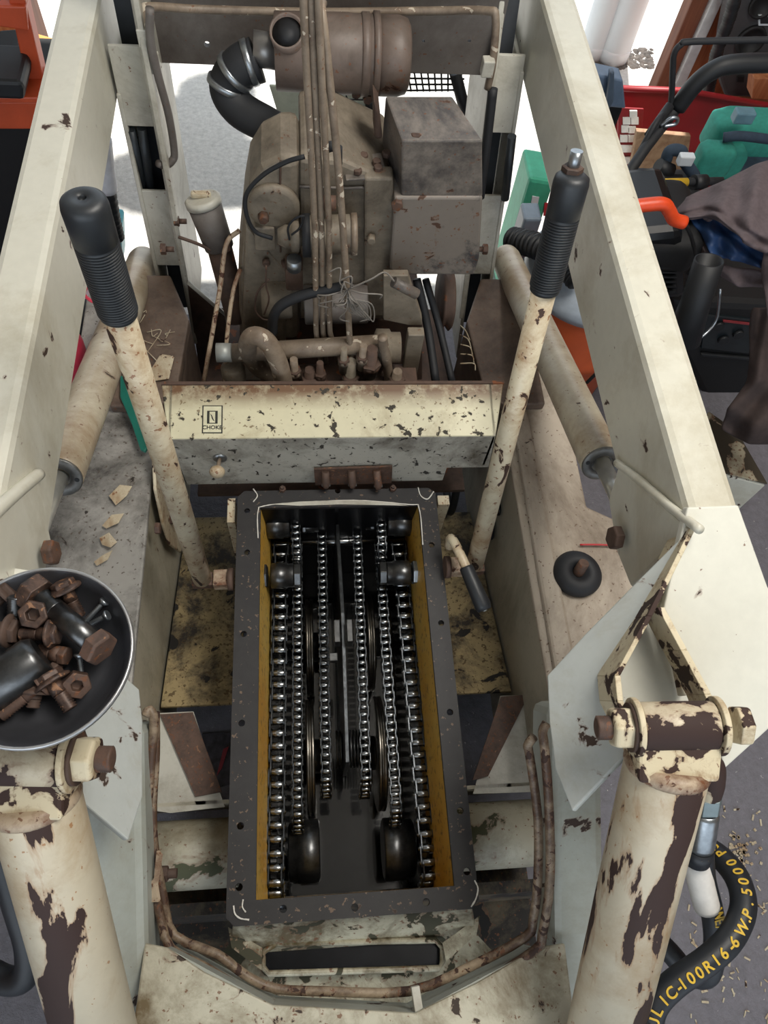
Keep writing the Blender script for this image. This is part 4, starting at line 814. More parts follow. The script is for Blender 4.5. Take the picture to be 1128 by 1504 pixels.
solo('pipe_clamp', MB().prism([at(*p, d=.985) for p in ((230, 1250), (235, 1256), (228, 1300), (232, 1325), (220, 1325), (216, 1302), (226, 1290))], (.003, .001, -.004)), M_pipe_rust, 'bent rusty clamp tab on the left pipes', 'clamp')
c = at(236, 1284, d=1.03); solo('clamp_bolt', MB().cyl(c, c + V(.022, 0, 0), .0065).hexa(c, X_, .011, .010), M_rustdark, 'dark bolt holding the left pipe clamp', 'bolt')

# ------------------------------------------------------------------ bowl of bolts
bz = 1.025; bc = at(57, 962, z=bz); dB = (bc - CAM).dot(Fw); BR = 136 * dB / 1100
BW = thing('parts_bowl', 'round grey steel parts bowl full of rusty bolts resting on the left knee', 'bowl', bc - Z_ * .034)
prof = [(-.034, 1e-5), (-.034, BR * .60), (-.030, BR * .72), (-.010, BR * .90), (0, BR * .975), (.002, BR), (.004, BR * .985), (.002, BR * .955), (-.009, BR * .885), (-.028, BR * .70), (-.031, BR * .58), (-.031, 1e-5)]
M_bowl = plain('bowl_steel', '4a4b50', .5, .6, .12, 25)
build('dish', MB().rev(bc, Z_, prof, 64), M_bowl, BW)
build('rolled_rim', MB().rev(bc, Z_, [(.0005, BR * .965), (.0035, BR * .968), (.005, BR * .985), (.0035, BR * 1.004), (.0, BR * 1.006), (.0005, BR * .965)], 64, caps=False), plain('bright_rim', 'b4b6b8', .35, .7, .1, 40), BW)
zb = bz - .016
def thread(mb, a, d, L, r, p=.0023):
    pr = []; n = max(3, int(L / p))
    for k in range(n): pr += [(k * L / n, r * .80), ((k + .5) * L / n, r)]
    mb.rev(a, d, pr + [(L, r * .8)], 18)
def bolt(label, head, tip, rh, rs, m_, z0=zb, z1=None, flange=True, thr=.6, m2=None):
    a = at(*head, z=z0); b = at(*tip, z=z1 if z1 is not None else z0 - .003); d = (b - a).normalized(); L = (b - a).length; t = thing('hex_bolt', label, 'bolt', (a + b) / 2 - Z_ * rs)
    mb = MB().hexa(a, -d, rh, rh * .75); 
    if flange: mb.rev(a, -d, [(-.001, rh * 1.3), (.0015, rh * 1.3), (.004, rh * .95)], 24)
    build('head', mb, m_, t, bevel=.0006)
    s = MB(); 
    if thr < 1: s.cyl(a, a + d * L * (1 - thr), rs, seg=20)
    thread(s, a + d * L * (1 - thr), d, L * thr, rs); build('threaded_shank', s, m2 or m_, t)
    return t
bolt('largest bolt in the bowl, dark shank and rusty head nearest the rim', (138, 945), (40, 862), .0165, .0105, M_rust, bz + .006, bz - .004, False, .45, M_oil)
a = at(58, 878, z=bz - .001); solo('hex_nut', MB().rev(a, (at(30, 855, z=bz) - a), [(0, .010), (0, .0185), (.013, .0185), (.015, .016), (.015, .010)], 6, False), M_rustbolt, 'big pale rusty nut threaded on the largest bolt', 'nut', bevel=.001)
bolt('rusty flange bolt at the top of the bowl beside the big nut', (96, 866), (117, 906), .0115, .0065, M_rustbolt, bz - .002, bz - .02)
a = at(52, 902, z=bz - .0); solo('hex_nut', MB().rev(a, V(.1, -.35, .9), [(0, .0065), (0, .0135), (.010, .0135), (.011, .012), (.011, .0065), (.003, .006), (.003, 0)], 6, False), M_rustbolt, 'rusty nut with its hole facing up left of the big bolt', 'nut', bevel=.0008)
bolt('thin rusty flange bolt lying level across the bowl middle', (74, 931), (30, 931), .0105, .0062, M_rustbolt, bz - .002)
bolt('dark upright bolt with a silver tip at the left of the bowl', (22, 915), (22, 876), .009, .0068, M_oil, bz - .01, bz + .006, False, .7)
bolt('flange-headed brown bolt at the far left of the bowl', (14, 926), (-30, 920), .012, .007, M_rustdark, bz - .006)
bolt('brown bolt at the upper left edge of the bowl', (5, 872), (-30, 900), .012, .007, M_rustdark, bz - .008)
bolt('rusty bolt with its head up and shank toward the bowl bottom', (78, 1002), (104, 1042), .0125, .0068, M_rustbolt, bz - .006, bz - .014)
bolt('long thin rusty bolt lying toward the lower left of the bowl', (60, 1005), (0, 1052), .0095, .0062, M_rust, bz - .010)
bolt('small dark bolt half hidden beside the long thin one', (52, 1018), (48, 1040), .010, .006, M_rustdark, bz - .014)
bolt('stubby rounded brown bolt in the bowl centre', (90, 962), (58, 955), .009, .0075, M_rust, bz - .012, None, False)
a = at(113, 1003, z=bz - .016); solo('hex_nut', MB().rev(a, V(.3, -.5, .8), [(0, .0055), (0, .0125), (.010, .0125), (.010, .0055), (.003, .005), (.003, 0)], 6, False), M_rust, 'brown nut near the lower right of the bowl', 'nut', bevel=.0008)
for i, (h, t_, lab) in enumerate((((153, 884), (128, 910), 'silver screw at the upper right of the bowl'), ((157, 904), (134, 916), 'second silver screw just below the upper one'), ((117, 962), (119, 988), 'small silver screw near the rusty large head'))):
    a, b = at(*h, z=bz - .008), at(*t_, z=bz - .014); d = (b - a).normalized(); t = thing('wood_screw', lab, 'screw', (a + b) / 2 - Z_ * .004)
    build('head', MB().rev(a, d, [(-.0015, .0045), (0, .0052), (.004, .0022)], 16), M_zinc, t); s = MB(); thread(s, a + d * .003, d, (b - a).length, .0026, .0018); build('shank', s, M_zinc, t)
a, b = at(-40, 1035, z=bz - .010), at(62, 960, z=bz - .004); solo('steel_pin', MB().rev(a, b - a, [(0, .021), ((b - a).length * .9, .021), ((b - a).length, .017)], 32), M_oil, 'thick smooth black steel pin at the lower left of the bowl', 'pin')
bolt('dark worn bolt head behind the steel pin', (75, 985), (50, 975), .009, .006, M_rustdark, bz - .016, None, False)

# ------------------------------------------------------------------ small things on the fenders
c = at(846, 845, z=.472); t = thing('rubber_mount', 'black donut rubber mount with a rusty stud on the right fender', 'mount', c)
build('rubber_ring', MB().rev(c, Z_, [(0, .042), (.010, .044), (.020, .038), (.025, .026), (.023, .016), (.014, .012), (.012, 0)], 40), M_black, t)
build('stud', MB().rev(c + Z_ * .01, V(.12, .25, 1), [(0, .0095), (.003, .010), (.030, .0095), (.031, .0085)], 16), M_rust, t)
solo('red_wire', MB().tube([at(852, 800, z=.478), at(880, 800, z=.478), at(925, 802, z=.478)], .0018, 8), plain('red_plastic', 'b3262c', .4), 'thin red wire lying on the right fender under the arm', 'wire')
solo('plastic_scraper', MB().slab([at(*p, z=.50) for p in ((176, 552), (184, 550), (191, 566), (194, 590), (205, 625), (218, 655), (213, 663), (206, 660), (193, 622), (176, 582))], .008), plain('teal_plastic', '1f6a5c', .35), 'dark teal plastic tool handle behind the left lever', 'tool', bevel=.002)
for i, (p, lab) in enumerate(((((160, 728), (176, 712), (194, 714), (186, 728), (170, 742)), 'torn cream paint flake highest on the left fender'), (((150, 772), (164, 756), (182, 754), (174, 768), (156, 776)), 'middle torn paint flake on the left fender'), (((146, 790), (160, 782), (172, 796), (162, 804), (150, 800)), 'lower torn paint flake on the left fender'), (((138, 825), (150, 816), (165, 808), (158, 822), (142, 831)), 'thin curled paint flake lowest on the left fender'), (((218, 548), (236, 520), (256, 523), (248, 556), (222, 560)), 'broad flake of loose paint behind the dash'))):
    solo('paint_flake', MB().slab([at(*q, z=.478 + .004 * (k % 2) + (.018 if i == 4 else 0)) for k, q in enumerate(p)], .001), M_lever, lab, 'flake')
wi = MB()
for k in range(7): a0 = at(random.uniform(205, 250), random.uniform(470, 530), z=.497); wi.tube([a0, a0 + V(random.uniform(-.03, .03), random.uniform(-.03, .03), .004), a0 + V(random.uniform(-.05, .05), random.uniform(-.05, .05), 0)], .0008, 5, 4)
o = solo('straw', wi, M_lever, 'pale straw strands scattered over the left rear hump', 'straw'); o['kind'] = 'stuff'
wi = MB(); a0 = at(690, 515, z=.497)
for k in range(5): wi.tube([at(676, 478 + 14 * k, z=.49), at(684 + 3 * k, 486 + 12 * k, z=.494), at(690 + 2 * k, 500 + 11 * k, z=.49)], .0014, 5, 4)
o = solo('straw', wi, M_lever, 'pale shreds caught on the edge of the right rear hump', 'straw'); o['kind'] = 'stuff'

# ------------------------------------------------------------------ hydraulic hoses at the front right
def rib(px, d): return [at(*p, d=dd) for p, dd in px]
HS = thing('hydraulic_hose', 'black hydraulic hose with yellow print hanging in a loop at right', 'hose', at(960, 1500, d=1.05))
hpts = rib((((1030, 1235), .86), ((1034, 1290), .88), ((1046, 1340), .90), ((1050, 1390), .92), ((1040, 1432), .94), ((1012, 1430), .96), ((985, 1400), .97), ((955, 1370), .98), ((925, 1345), .99)), 0)
build('inner_hose', MB().tube(hpts, .0135, 18), M_hose, HS)
hp2 = rib((((1003, 1240), .97), ((1045, 1250), .95), ((1080, 1285), .91), ((1092, 1330), .88), ((1075, 1375), .86), ((1040, 1410), .85), ((990, 1445), .845), ((960, 1480), .84), ((952, 1530), .84), ((950, 1580), .84)), 0)
build('outer_hose', MB().tube(hp2, .0150, 20), M_hose, HS)
build('white_wrap', MB().tube(rib((((1020, 1258), .865), ((1030, 1300), .875), ((1038, 1332), .885)), 0), .0152, 18), plain('white_cloth_tape', 'd4d0c9', .8), HS, label='white tape wrap')
build('white_stub', MB().cyl(at(1001, 1225, d=.92), at(1012, 1255, d=.93), .0115), plain('white_cap', 'd9dad7', .5), HS)
f0, f1, f2, f3, f4 = at(1044, 1128, d=.80), at(1040, 1165, d=.82), at(1036, 1190, d=.83), at(1028, 1243, d=.85), at(1022, 1262, d=.86)
build('ferrule', MB().rev(f2, f3 - f2, [(0, .0135), (.006, .0155), ((f3 - f2).length * .9, .0160), ((f3 - f2).length, .0150)], 28), M_zinc, HS, label='zinc crimp ferrule')
build('swivel_nut', MB().hexa(f1, f2 - f1, .0165, (f2 - f1).length * .95), plain('grey_zinc_dull', '7e8a8c', .4, .7), HS, bevel=.001)
build('elbow', MB().tube([at(1020, 1150, d=.83), at(1030, 1128, d=.805), at(1044, 1126, d=.80), at(1044, 1150, d=.81), f1], .0145, 18), M_boss, HS, label='rusty brown elbow')
build('hose_band', MB().rev(f3, f4 - f3, [(0, .0158), ((f4 - f3).length, .0158)], 24), M_hose, HS)
build('yellow_tag', MB().box((f3 + f4) / 2 + V(.0, -.004, .0155), (.008, .012, .002), Matrix.Rotation(.6, 3, 'X')), plain('yellow_ink', 'd0ab33', .5), HS)
def along(path, rad, txt, size, s0, flip=False, side=0.0):
    P = curve(path, 12); acc = [0]
    for a, b in zip(P, P[1:]): acc.append(acc[-1] + (b - a).length)
    mb = MB(); s = s0
    for ch in txt:
        if ch != ' ':
            i = max(k for k in range(len(P) - 1) if acc[k] <= s); f = (s - acc[i]) / (acc[i + 1] - acc[i]); p = P[i].lerp(P[i + 1], min(f, 1)); d = (P[i + 1] - P[i]).normalized()
            if flip: d = -d
            n = (CAM - p).normalized(); n = (n - d * n.dot(d)).normalized(); sd = n.cross(d); n = (n * math.cos(side) + sd * math.sin(side)).normalized()
            vs, fs = text_mb(ch, size, frame(p + n * (rad + .0002), d, n)); mb.add(vs, fs)
        s += (-1 if flip else 1) * size * (.34 if ch in '.- ' else .68)
    return mb
T_ = 0; P_ = curve(hp2, 12); tot = sum((b - a).length for a, b in zip(P_, P_[1:]))
build('printed_text', along(hp2, .0150, 'HYDRAULIC-100R16-6 W.P. 5000 PSI', .0165, tot * .965, True, -.35), MATS['yellow_ink'], HS, label='yellow printed hose text')
P_ = curve(hpts, 12); tot = sum((b - a).length for a, b in zip(P_, P_[1:]))
build('printed_text', along(hpts, .0135, 'WEATH', .0165, tot * .30, False, .45), MATS['yellow_ink'], HS, label='yellow printed hose text')
HL = thing('hydraulic_hose', 'plain black hose looping below the bowl at the lower left', 'hose', at(20, 1450, d=1.0))
build('hose_body', MB().tube(rib((((-20, 1215), .90), ((4, 1260), .92), ((25, 1330), .94), ((42, 1390), .95), ((38, 1432), .96), ((10, 1440), .97), ((-40, 1415), .98)), 0), .0175, 20), M_hose, HL)
build('fitting', MB().cyl(at(-12, 1180, d=.89), at(2, 1250, d=.915), .016), M_zinc, HL)

# ------------------------------------------------------------------ things on the floor by the machine
FB = [at(*p, z=.42) for p in ((1043, 608), (1078, 640), (1124, 712), (1072, 700))]
SB = thing('steel_box', 'chipped white steel box with a brown flaked lid right of the arm', 'box', V(1.0, .95, 0))
top = [at(*p, z=.44) for p in ((1040, 606), (1082, 636), (1126, 712), (1040, 690), (1010, 640))]; top = [at(*p, z=.15) for p in ((1040, 606), (1082, 636), (1126, 712), (1040, 690), (1010, 640))]
build('body', MB().prism([p - Z_ * .004 for p in top], (0, 0, -.145)), M_arm, SB, bevel=.004)
build('lid', MB().prism(top, (0, 0, .006)), paint('flaked_brown_lid', 'b4ab92', '5c5037', (.5, .7), '3d3527', 9, .46, .6, off=50, spk=.6), SB, bevel=.002)
solo('leaflet', MB().slab([at(*p, z=.004) for p in ((296, 1078), (340, 1076), (345, 1150), (318, 1158))], .003), plain('dark_print', '3d3a3f', .5, 0, .5, 60), 'dark printed leaflet on the floor under the left step guard', 'leaflet')
solo('leaflet', MB().slab([at(*p, z=.009) for p in ((328, 1100), (336, 1096), (326, 1128), (318, 1140))], .002), plain('red_print', '8c2f38', .5), 'narrow red strip lying on the printed leaflet', 'leaflet')
o = MB(); random.seed(11)
for k in range(90):
    p = at(random.uniform(1010, 1128), random.uniform(1180, 1504), z=.001); s = random.uniform(.003, .008); a = random.uniform(0, 6.28)
    o.box(p + Z_ * .001, (s * 1.8, s * .5, .002), Matrix.Rotation(a, 3, 'Z'))
for k in range(70):
    p = at(random.gauss(1085, 14), random.gauss(1255, 14), z=.001); o.box(p + Z_ * .002, (.006, .005, .003), Matrix.Rotation(k, 3, 'Z'))
o = solo('floor_chips', o, M_lever, 'pale wood and paint chips scattered on the garage floor', 'chips'); o['kind'] = 'stuff'

# ------------------------------------------------------------------ background, left side
M_or = plain('orange_enamel', 'c2502c', .45, 0, .12, 12); M_dk = plain('dark_plastic', '15181c', .55, 0, .2, 15); M_blk = plain('deep_black', '0b0c0f', .65)
OR = thing('orange_rack', 'orange steel rack with a post and beam at the upper left', 'rack', V(-1.05, 1.5, 0))
yo = 1.55
def bar(pts, y, dep, name, mat, par, bevel=.003, label=None): return build(name, MB().prism([at(*p, y=y) for p in pts], (0, dep, 0)), mat, par, bevel=bevel, label=label)
bar(((6, -30), (30, -30), (72, 150), (45, 150)), yo, .04, 'post', M_or, OR); bar(((-40, 150), (75, 150), (62, 190), (-40, 190)), yo - .03, .08, 'beam', M_or, OR); bar(((-40, 8), (38, 10), (42, 46), (-40, 34)), yo - .01, .05, 'bracket', M_or, OR)
bar(((-40, 143), (70, 143), (72, 152), (-40, 152)), yo - .06, .1, 'beam_top', M_or, OR)
build('post', MB().prism([at(*p, y=yo) for p in ((100, 380), (128, 350), (150, 470), (120, 500))], (0, .05, 0)), M_or, OR); bar(((100, 430), (140, 400), (150, 480), (112, 560)), yo - .2, .04, 'lower_leg', M_or, OR)
build('foot', MB().box((at(100, 600, z=.05).x, 1.4, .06), (.12, .5, .12)), M_or, OR)
c = at(20, 120, y=1.5); FP = thing('foam_block', 'black dimpled foam block lying on the orange rack', 'foam', at(20, 143, y=1.5))
build('slab', MB().prism([at(*p, y=1.46) for p in ((-20, 118), (30, 120), (36, 132), (36, 148), (-20, 146))], (0, .12, 0)), M_dk, FP, bevel=.008); build('top_layer', MB().prism([at(*p, y=1.52) for p in ((-20, 95), (18, 92), (34, 104), (36, 128), (-20, 122))], (0, .12, 0)), M_blk, FP, bevel=.01)
TB = thing('orange_tank', 'yellow-orange rounded tank behind the rack', 'tank', at(45, 150, y=1.9)); build('shell', MB().sphere(at(28, 108, y=1.9), .13, sc=(1.3, 1, .55)), plain('yellow_orange', 'c98a35', .5), TB); build('strap', MB().tube([at(-5, 60, y=1.78), at(10, 90, y=1.76), at(22, 130, y=1.78)], .005), M_blk, TB)
solo('plank', MB().prism([at(*p, y=2.1) for p in ((-30, 36), (25, 40), (28, 75), (-30, 68))], (0, .03, 0)), M_wood, 'brown plank behind the orange rack', 'plank')
WB = thing('black_backing', 'tall black cabinet below the orange beam at far left', 'backing', V(-1.1, 1.45, 0)); zc = at(20, 190, y=1.5).z  # plain black box filling the area under the beam
build('body', MB().prism([V(-1.8, 1.53, .02), V(at(66, 190, y=1.53).x, 1.53, .02), V(at(66, 190, y=1.53).x, 1.53, zc), V(-1.8, 1.53, zc)], (0, .3, 0)), M_blk, WB, bevel=.01); build('face_panel', MB().box((-1.25, 1.524, zc / 2), (.5, .01, zc * .8)), M_dk, WB, bevel=.004)
solo('red_jug', MB().sphere(at(94, 540, y=.95), .09, sc=(.5, .7, 1.25), rot=Matrix.Rotation(.25, 3, 'Y')), plain('red_translucent', 'b8344c', .35), 'pinkish red plastic jug between the left arm and cylinder', 'jug')
t = thing('paper_funnel', 'white and pink paper funnel tip beside the left arm', 'funnel', at(115, 450, y=1.0)); build('cone', MB().prism([at(*p, y=1.0) for p in ((98, 450), (136, 418), (132, 432), (98, 466))], (0, .02, 0)), plain('pale_pink', 'd6cfd8', .5), t); build('pink_ring', MB().tube([at(*p, y=.99) for p in ((128, 420), (124, 432), (134, 442), (142, 444))], .003), plain('pink_plastic', 'd04458', .4), t)
solo('black_bag', MB().sphere(at(110, 480, y=1.25), .09, sc=(.9, .7, 1)), M_blk, 'black bag behind the pink funnel', 'bag')
t = thing('white_hose', 'white and black ribbed hose standing left of the upright', 'hose', at(165, 340, y=1.45)); build('sleeve', MB().tube([at(148, 205, y=1.4), at(152, 240, y=1.4), at(158, 278, y=1.4)], .022, 16), plain('white_sleeve', 'd5d6dc', .5), t); build('lower_hose', MB().tube([at(156, 275, y=1.4), at(164, 320, y=1.4), at(170, 350, y=1.4)], lambda u: .019 + .002 * math.sin(u * 60), 14, 14), M_dk, t)
solo('cyan_container', MB().prism([at(*p, y=1.42) for p in ((158, 338), (178, 342), (180, 395), (172, 380))], (0, .08, 0)), plain('cyan_plastic', '3aa6b4', .4), 'bright cyan container glimpsed behind the left grip', 'container', bevel=.006)
# outdoors
def cylz(c, r, h, m_, name, lab, cat): return solo(name, MB().rev(c, Z_, [(0, r * .9), (.02, r), (h, r)], 40), m_, lab, cat)
M_white = plain('white_plastic', 'cfd6dc', .4, 0, .03, 5)
gz = lambda px, py: at(px, py, z=-.01)
for i, (p, r) in enumerate((((866, 84), .05), ((896, 88), .062))):
    c = gz(*p); t = thing('outdoor_pipe', ['left white upright pipe outside the garage', 'right white upright pipe outside the garage'][i], 'pipe', c); build('shell', MB().rev(c, Z_, [(0, r * .96), (.03, r), (1.6, r)], 40), M_white, t); build('base_ring', MB().rev(c, Z_, [(0, r * 1.02), (.05, r * 1.03), (.06, r)], 40), M_white, t)
random.seed(5); mb = MB()
for k in range(420):
    p = at(random.uniform(868, 958), random.uniform(74, 102), z=-.005); mb.sphere(p, random.uniform(.006, .018), 6, 4, (1, 1, .6))
o = solo('gravel_pile', mb, plain('gravel', '4b4540', .8, 0, .5, 40), 'loose brown gravel around the outdoor white pipes', 'gravel'); o['kind'] = 'stuff'
GP = thing('guard_screen', 'pale green translucent sheet standing behind the engine', 'screen', at(480, 235, y=1.75)); bar(((395, 125), (545, 130), (552, 240), (430, 240)), 1.75, .006, 'sheet', plain('pale_green_sheet', 'b9c2b4', .4), GP); build('edge_tube', MB().tube([at(543, 150, y=1.74), at(547, 200, y=1.74), at(545, 240, y=1.74)], .012), M_blk, GP)
MG = thing('wire_grille', 'black wire mesh grille behind the engine guard', 'grille', at(640, 160, y=1.7)); mb = MB()
for k in range(9): mb.cyl(at(598 + k * 10, 104, y=1.7), at(604 + k * 9, 134, y=1.7), .0022, seg=6)
for k in range(4): mb.cyl(at(596, 106 + k * 9, y=1.698), at(682, 108 + k * 8, y=1.698), .0022, seg=6)
m2_ = MB()
for k in range(7): m2_.cyl(at(470 + k * 12, 130, y=1.68), at(474 + k * 12, 146, y=1.68), .002, seg=6)
m2_.cyl(at(470, 145, y=1.68), at(550, 147, y=1.68), .002, seg=6)
build('wire_mesh', mb, M_blk, MG); build('lower_mesh', m2_, M_blk, MG); build('side_bar', MB().cyl(at(668, 105, y=1.7), at(690, 190, y=1.7), .014), M_dk, MG)
TR = thing('shade_tree', 'tree standing outside whose crown shades the driveway', 'tree', V(-2.6, 4.4, 0)); build('trunk', MB().tube([V(-2.6, 4.4, -.05), V(-2.5, 4.2, 1.8), V(-2.0, 3.9, 3.2), V(-1.2, 3.7, 3.8)], lambda u: .12 - .08 * u), M_dwood, TR)
cr = MB(); random.seed(2)
for (sx, sy, rr_) in ((-.30, 2.10, .22), (-.42, 2.32, .20), (-.12, 2.02, .16), (-.50, 2.05, .2), (-.34, 2.5, .14)):
    k = (3.6) / 12 * 1; sd = V(.6, 3.8, 12).normalized(); c = V(sx, sy, 0) + sd * (3.7 / sd.z); cr.sphere(c, rr_, 16, 10, (1, .8, .5))
build('crown', cr, plain('leaf_green', '4c6338', .8, 0, .4, 12), TR)

# ------------------------------------------------------------------ background, right side
M_red = plain('dark_red_enamel', '8e1d24', .45, 0, .15, 6)
RB = thing('snow_plow', 'dark red sheet steel blade leaning against the rear wall at right', 'blade', at(1000, 270, y=2.05)); bar(((880, 129), (1010, 134), (1200, 168), (1200, 290), (905, 282), (885, 200)), 2.05, .02, 'sheet', M_red, RB)
build('rim', MB().tube([at(876, 129, y=2.04), at(1010, 134, y=2.04), at(1200, 167, y=2.04)], .008, 8, 1, False), M_red, RB)
OB = thing('wood_board', 'piece of brown particle board in front of the red blade', 'board', at(970, 245, y=1.95)); bar(((935, 193), (1015, 200), (1008, 250), (925, 250)), 1.95, .018, 'board', M_osb, OB)
PB = thing('perforated_plate', 'perforated plate, its slots painted as bright white squares beside the tool box', 'plate', at(925, 245, y=1.98)); mb = MB()
for (x, y_) in ((931, 168), (921, 178), (933, 178), (919, 190), (929, 191), (917, 204), (929, 204), (924, 219), (913, 219), (915, 236), (924, 236)): mb.prism([at(x - 6, y_ - 5, y=1.985), at(x + 5, y_ - 5, y=1.985), at(x + 5, y_ + 5, y=1.985), at(x - 6, y_ + 5, y=1.985)], (0, .004, 0))
bar(((908, 158), (946, 160), (938, 250), (905, 250)), 1.99, .006, 'plate', M_red, PB); build('slots', mb, plain('slot_bright_white', 'f2f2f0', .3), PB)  # white tiles paint the brightness of the slots; no holes are cut
BX = thing('tool_box', 'tall black plastic tool box with a grey-blue lid and handle', 'tool box', at(895, 225, y=1.7)); yb = 1.7
q_ = [at(876, 150, y=yb), at(917, 158, y=yb)]; build('body', MB().prism([q_[0], q_[1], V(q_[1].x, yb, .003), V(q_[0].x, yb, .003)], (0, .08, 0)), M_dk, BX, bevel=.01); bar(((864, 112), (868, 108), (915, 118), (919, 160), (872, 156)), yb - .01, .05, 'lid', plain('slate_plastic', '5d6f86', .35), BX, .014)
bar(((889, 158), (896, 106), (903, 106), (901, 150), (896, 160)), yb - .03, .02, 'handle', plain('slate_plastic2', '4c5a6b', .35), BX, .004); build('red_label', MB().prism([at(*p, y=yb - .003) for p in ((887, 187), (897, 188), (896, 200), (886, 199))], (0, .002, 0)), plain('label_red', 'b33a3a', .5), BX)
# walk-behind mower handle
MH = thing('mower_handle', 'black bent mower handlebar with foam sleeve and thin bail above', 'handlebar', at(920, 268, y=1.45)); ym = 1.5
main = [((912, 272), 1.35), ((950, 215), 1.42), ((995, 158), 1.5), ((1020, 125), 1.5), ((1048, 103), 1.5), ((1080, 94), 1.5), ((1160, 92), 1.5)]
build('bar', MB().tube([at(*p, y=y) for p, y in main], .012, 16), M_black, MH); build('foam_sleeve', MB().tube([at(*p, y=y) for p, y in main[2:]], .019, 18), M_dk, MH, label='thick black foam sleeve')
build('bail', MB().tube([at(*p, y=y) for p, y in (((940, 222), 1.42), ((965, 178), 1.45), ((984, 155), 1.5), ((988, 105), 1.5), ((990, 80), 1.5), ((1000, 66), 1.5), ((1020, 61), 1.5), ((1160, 58), 1.5))], .0065, 10), M_black, MH)
build('control_tube', MB().cyl(at(952, 200, y=1.44), at(984, 155, y=1.49), .010), M_black, MH); build('clip_ring', MB().tube([at(970, 185, y=1.45), at(985, 174, y=1.45), at(995, 174, y=1.45), at(992, 182, y=1.45), at(975, 186, y=1.45)], .004), M_zinc, MH)
# hanging black casing on the wall
DP = thing('black_casing', 'black plastic casing with round and square openings hung on the rear wall', 'casing', at(1100, 140, y=2.3)); yd = 2.28
bar(((1062, 60), (1078, -20), (1180, -20), (1180, 150), (1065, 142), (1055, 110)), yd, .08, 'shell', plain('charcoal_plastic', '3b3b3d', .5), DP, .01)
for p, r in (((1102, 58), .045), ((1120, 5), .04)): c = at(*p, y=yd); build('round_opening', MB().rev(c, -Y_, [(0, r), (.012, r), (.012, r * .8), (.002, r * .8), (.002, 0)], 28), M_blk, DP)
bar(((1114, 22), (1140, 22), (1140, 38), (1114, 38)), yd - .006, .008, 'square_bezel', M_white, DP, .001); bar(((1117, 25), (1140, 25), (1140, 35), (1117, 35)), yd - .009, .004, 'bezel_face', M_dk, DP, .001)
bar(((1083, 112), (1094, 112), (1093, 122), (1082, 121)), yd - .006, .008, 'switch', M_blk, DP)
solo('ribbed_conduit', MB().tube([at(1085, -20, y=2.2), at(1070, 30, y=2.2), at(1052, 80, y=2.2), at(1040, 135, y=2.2)], lambda u: .018 + .002 * math.sin(u * 200), 14, 24), M_dk, 'black ribbed hose hanging in front of the plywood', 'hose')
solo('wood_block', MB().prism([at(*p, y=2.15) for p in ((1108, 115), (1180, 115), (1180, 150), (1104, 146))], (0, .06, 0)), M_wood, 'red-brown wood block above the teal bag', 'block', bevel=.003)
# teal bags
M_teal = plain('teal_canvas', '2f8678', .8, 0, .12, 60, bump=.3); M_navy = plain('navy_canvas', '2b3a4a', .8, 0, .15, 60)
def softbox(c, sz, mat, name, par, rot=None, seg=8):
    mb = MB(); vs = []; fs = []; N = 14
    for i in range(N + 1):
        for j in range(2 * N):
            th = math.pi * i / N; ph = math.pi * j / N; x, y, z = math.sin(th) * math.cos(ph), math.sin(th) * math.sin(ph), math.cos(th)
            e = .45; f = lambda v: math.copysign(abs(v) ** e, v); q = V(f(x) * sz[0] / 2, f(y) * sz[1] / 2, f(z) * sz[2] / 2); q *= 1 + .02 * math.sin(9 * x + 5 * z)
            vs.append(c + (rot @ q if rot else q))
    for i in range(N):
        for j in range(2 * N): fs.append((i * 2 * N + j, i * 2 * N + (j + 1) % (2 * N), (i + 1) * 2 * N + (j + 1) % (2 * N), (i + 1) * 2 * N + j))
    return build(name, MB().add(vs, fs, True), mat, par)
c = at(1102, 196, y=1.75); t = thing('teal_bag', 'larger teal canvas tool bag with a navy strap', 'bag', c - Z_ * .08); softbox(c, (.25, .10, .11), M_teal, 'pouch', t); build('strap', MB().tube([at(1062, 202, y=1.63), at(1090, 200, y=1.62), at(1140, 206, y=1.63)], .012), M_navy, t); build('buckle', MB().box(at(1092, 170, y=1.66), (.05, .03, .03)), plain('slate_buckle', '5d7f8d', .5), t, bevel=.004)
c = at(1046, 236, y=1.62); t = thing('teal_bag', 'smaller teal canvas pouch in front of the larger bag', 'bag', c - Z_ * .06); softbox(c, (.095, .06, .095), M_teal, 'pouch', t); softbox(at(1072, 238, y=1.68), (.06, .06, .09), M_teal, 'side_pocket', t)
softbox(at(1110, 232, y=1.75), (.26, .2, .08), M_navy, 'bag_base', t)
SC = thing('pipe_clamp_tool', 'dark blue-grey tool with a round clamp end left of the teal pouch', 'tool', at(1010, 250, y=1.55)); build('jaw', MB().tube([at(978, 236, y=1.5), at(984, 222, y=1.5), at(1000, 222, y=1.5), at(1005, 236, y=1.5), at(1020, 258, y=1.5)], .014), M_navy, SC); build('knob', MB().cyl(at(966, 244, y=1.48), at(985, 252, y=1.48), .018, seg=10), M_dk, SC); build('white_tab', MB().box(at(1007, 234, y=1.46), (.035, .02, .025)), M_white, SC, bevel=.003)
# black trimmer shaft with yellow sticker
TS = thing('trimmer_shaft', 'black tool shaft with a yellow label lying across the mower engine', 'tool', at(980, 275, y=1.35)); build('shaft', MB().tube([at(905, 284, y=1.3), at(930, 272, y=1.32), at(960, 269, y=1.34), at(1060, 266, y=1.38)], .009, 14), M_black, TS); build('yellow_label', MB().cyl(at(951, 270, y=1.333), at(1008, 268, y=1.357), .0097, seg=16), MATS['yellow_ink'], TS); build('collar', MB().cyl(at(1018, 268, y=1.362), at(1035, 267, y=1.37), .016), M_dk, TS)
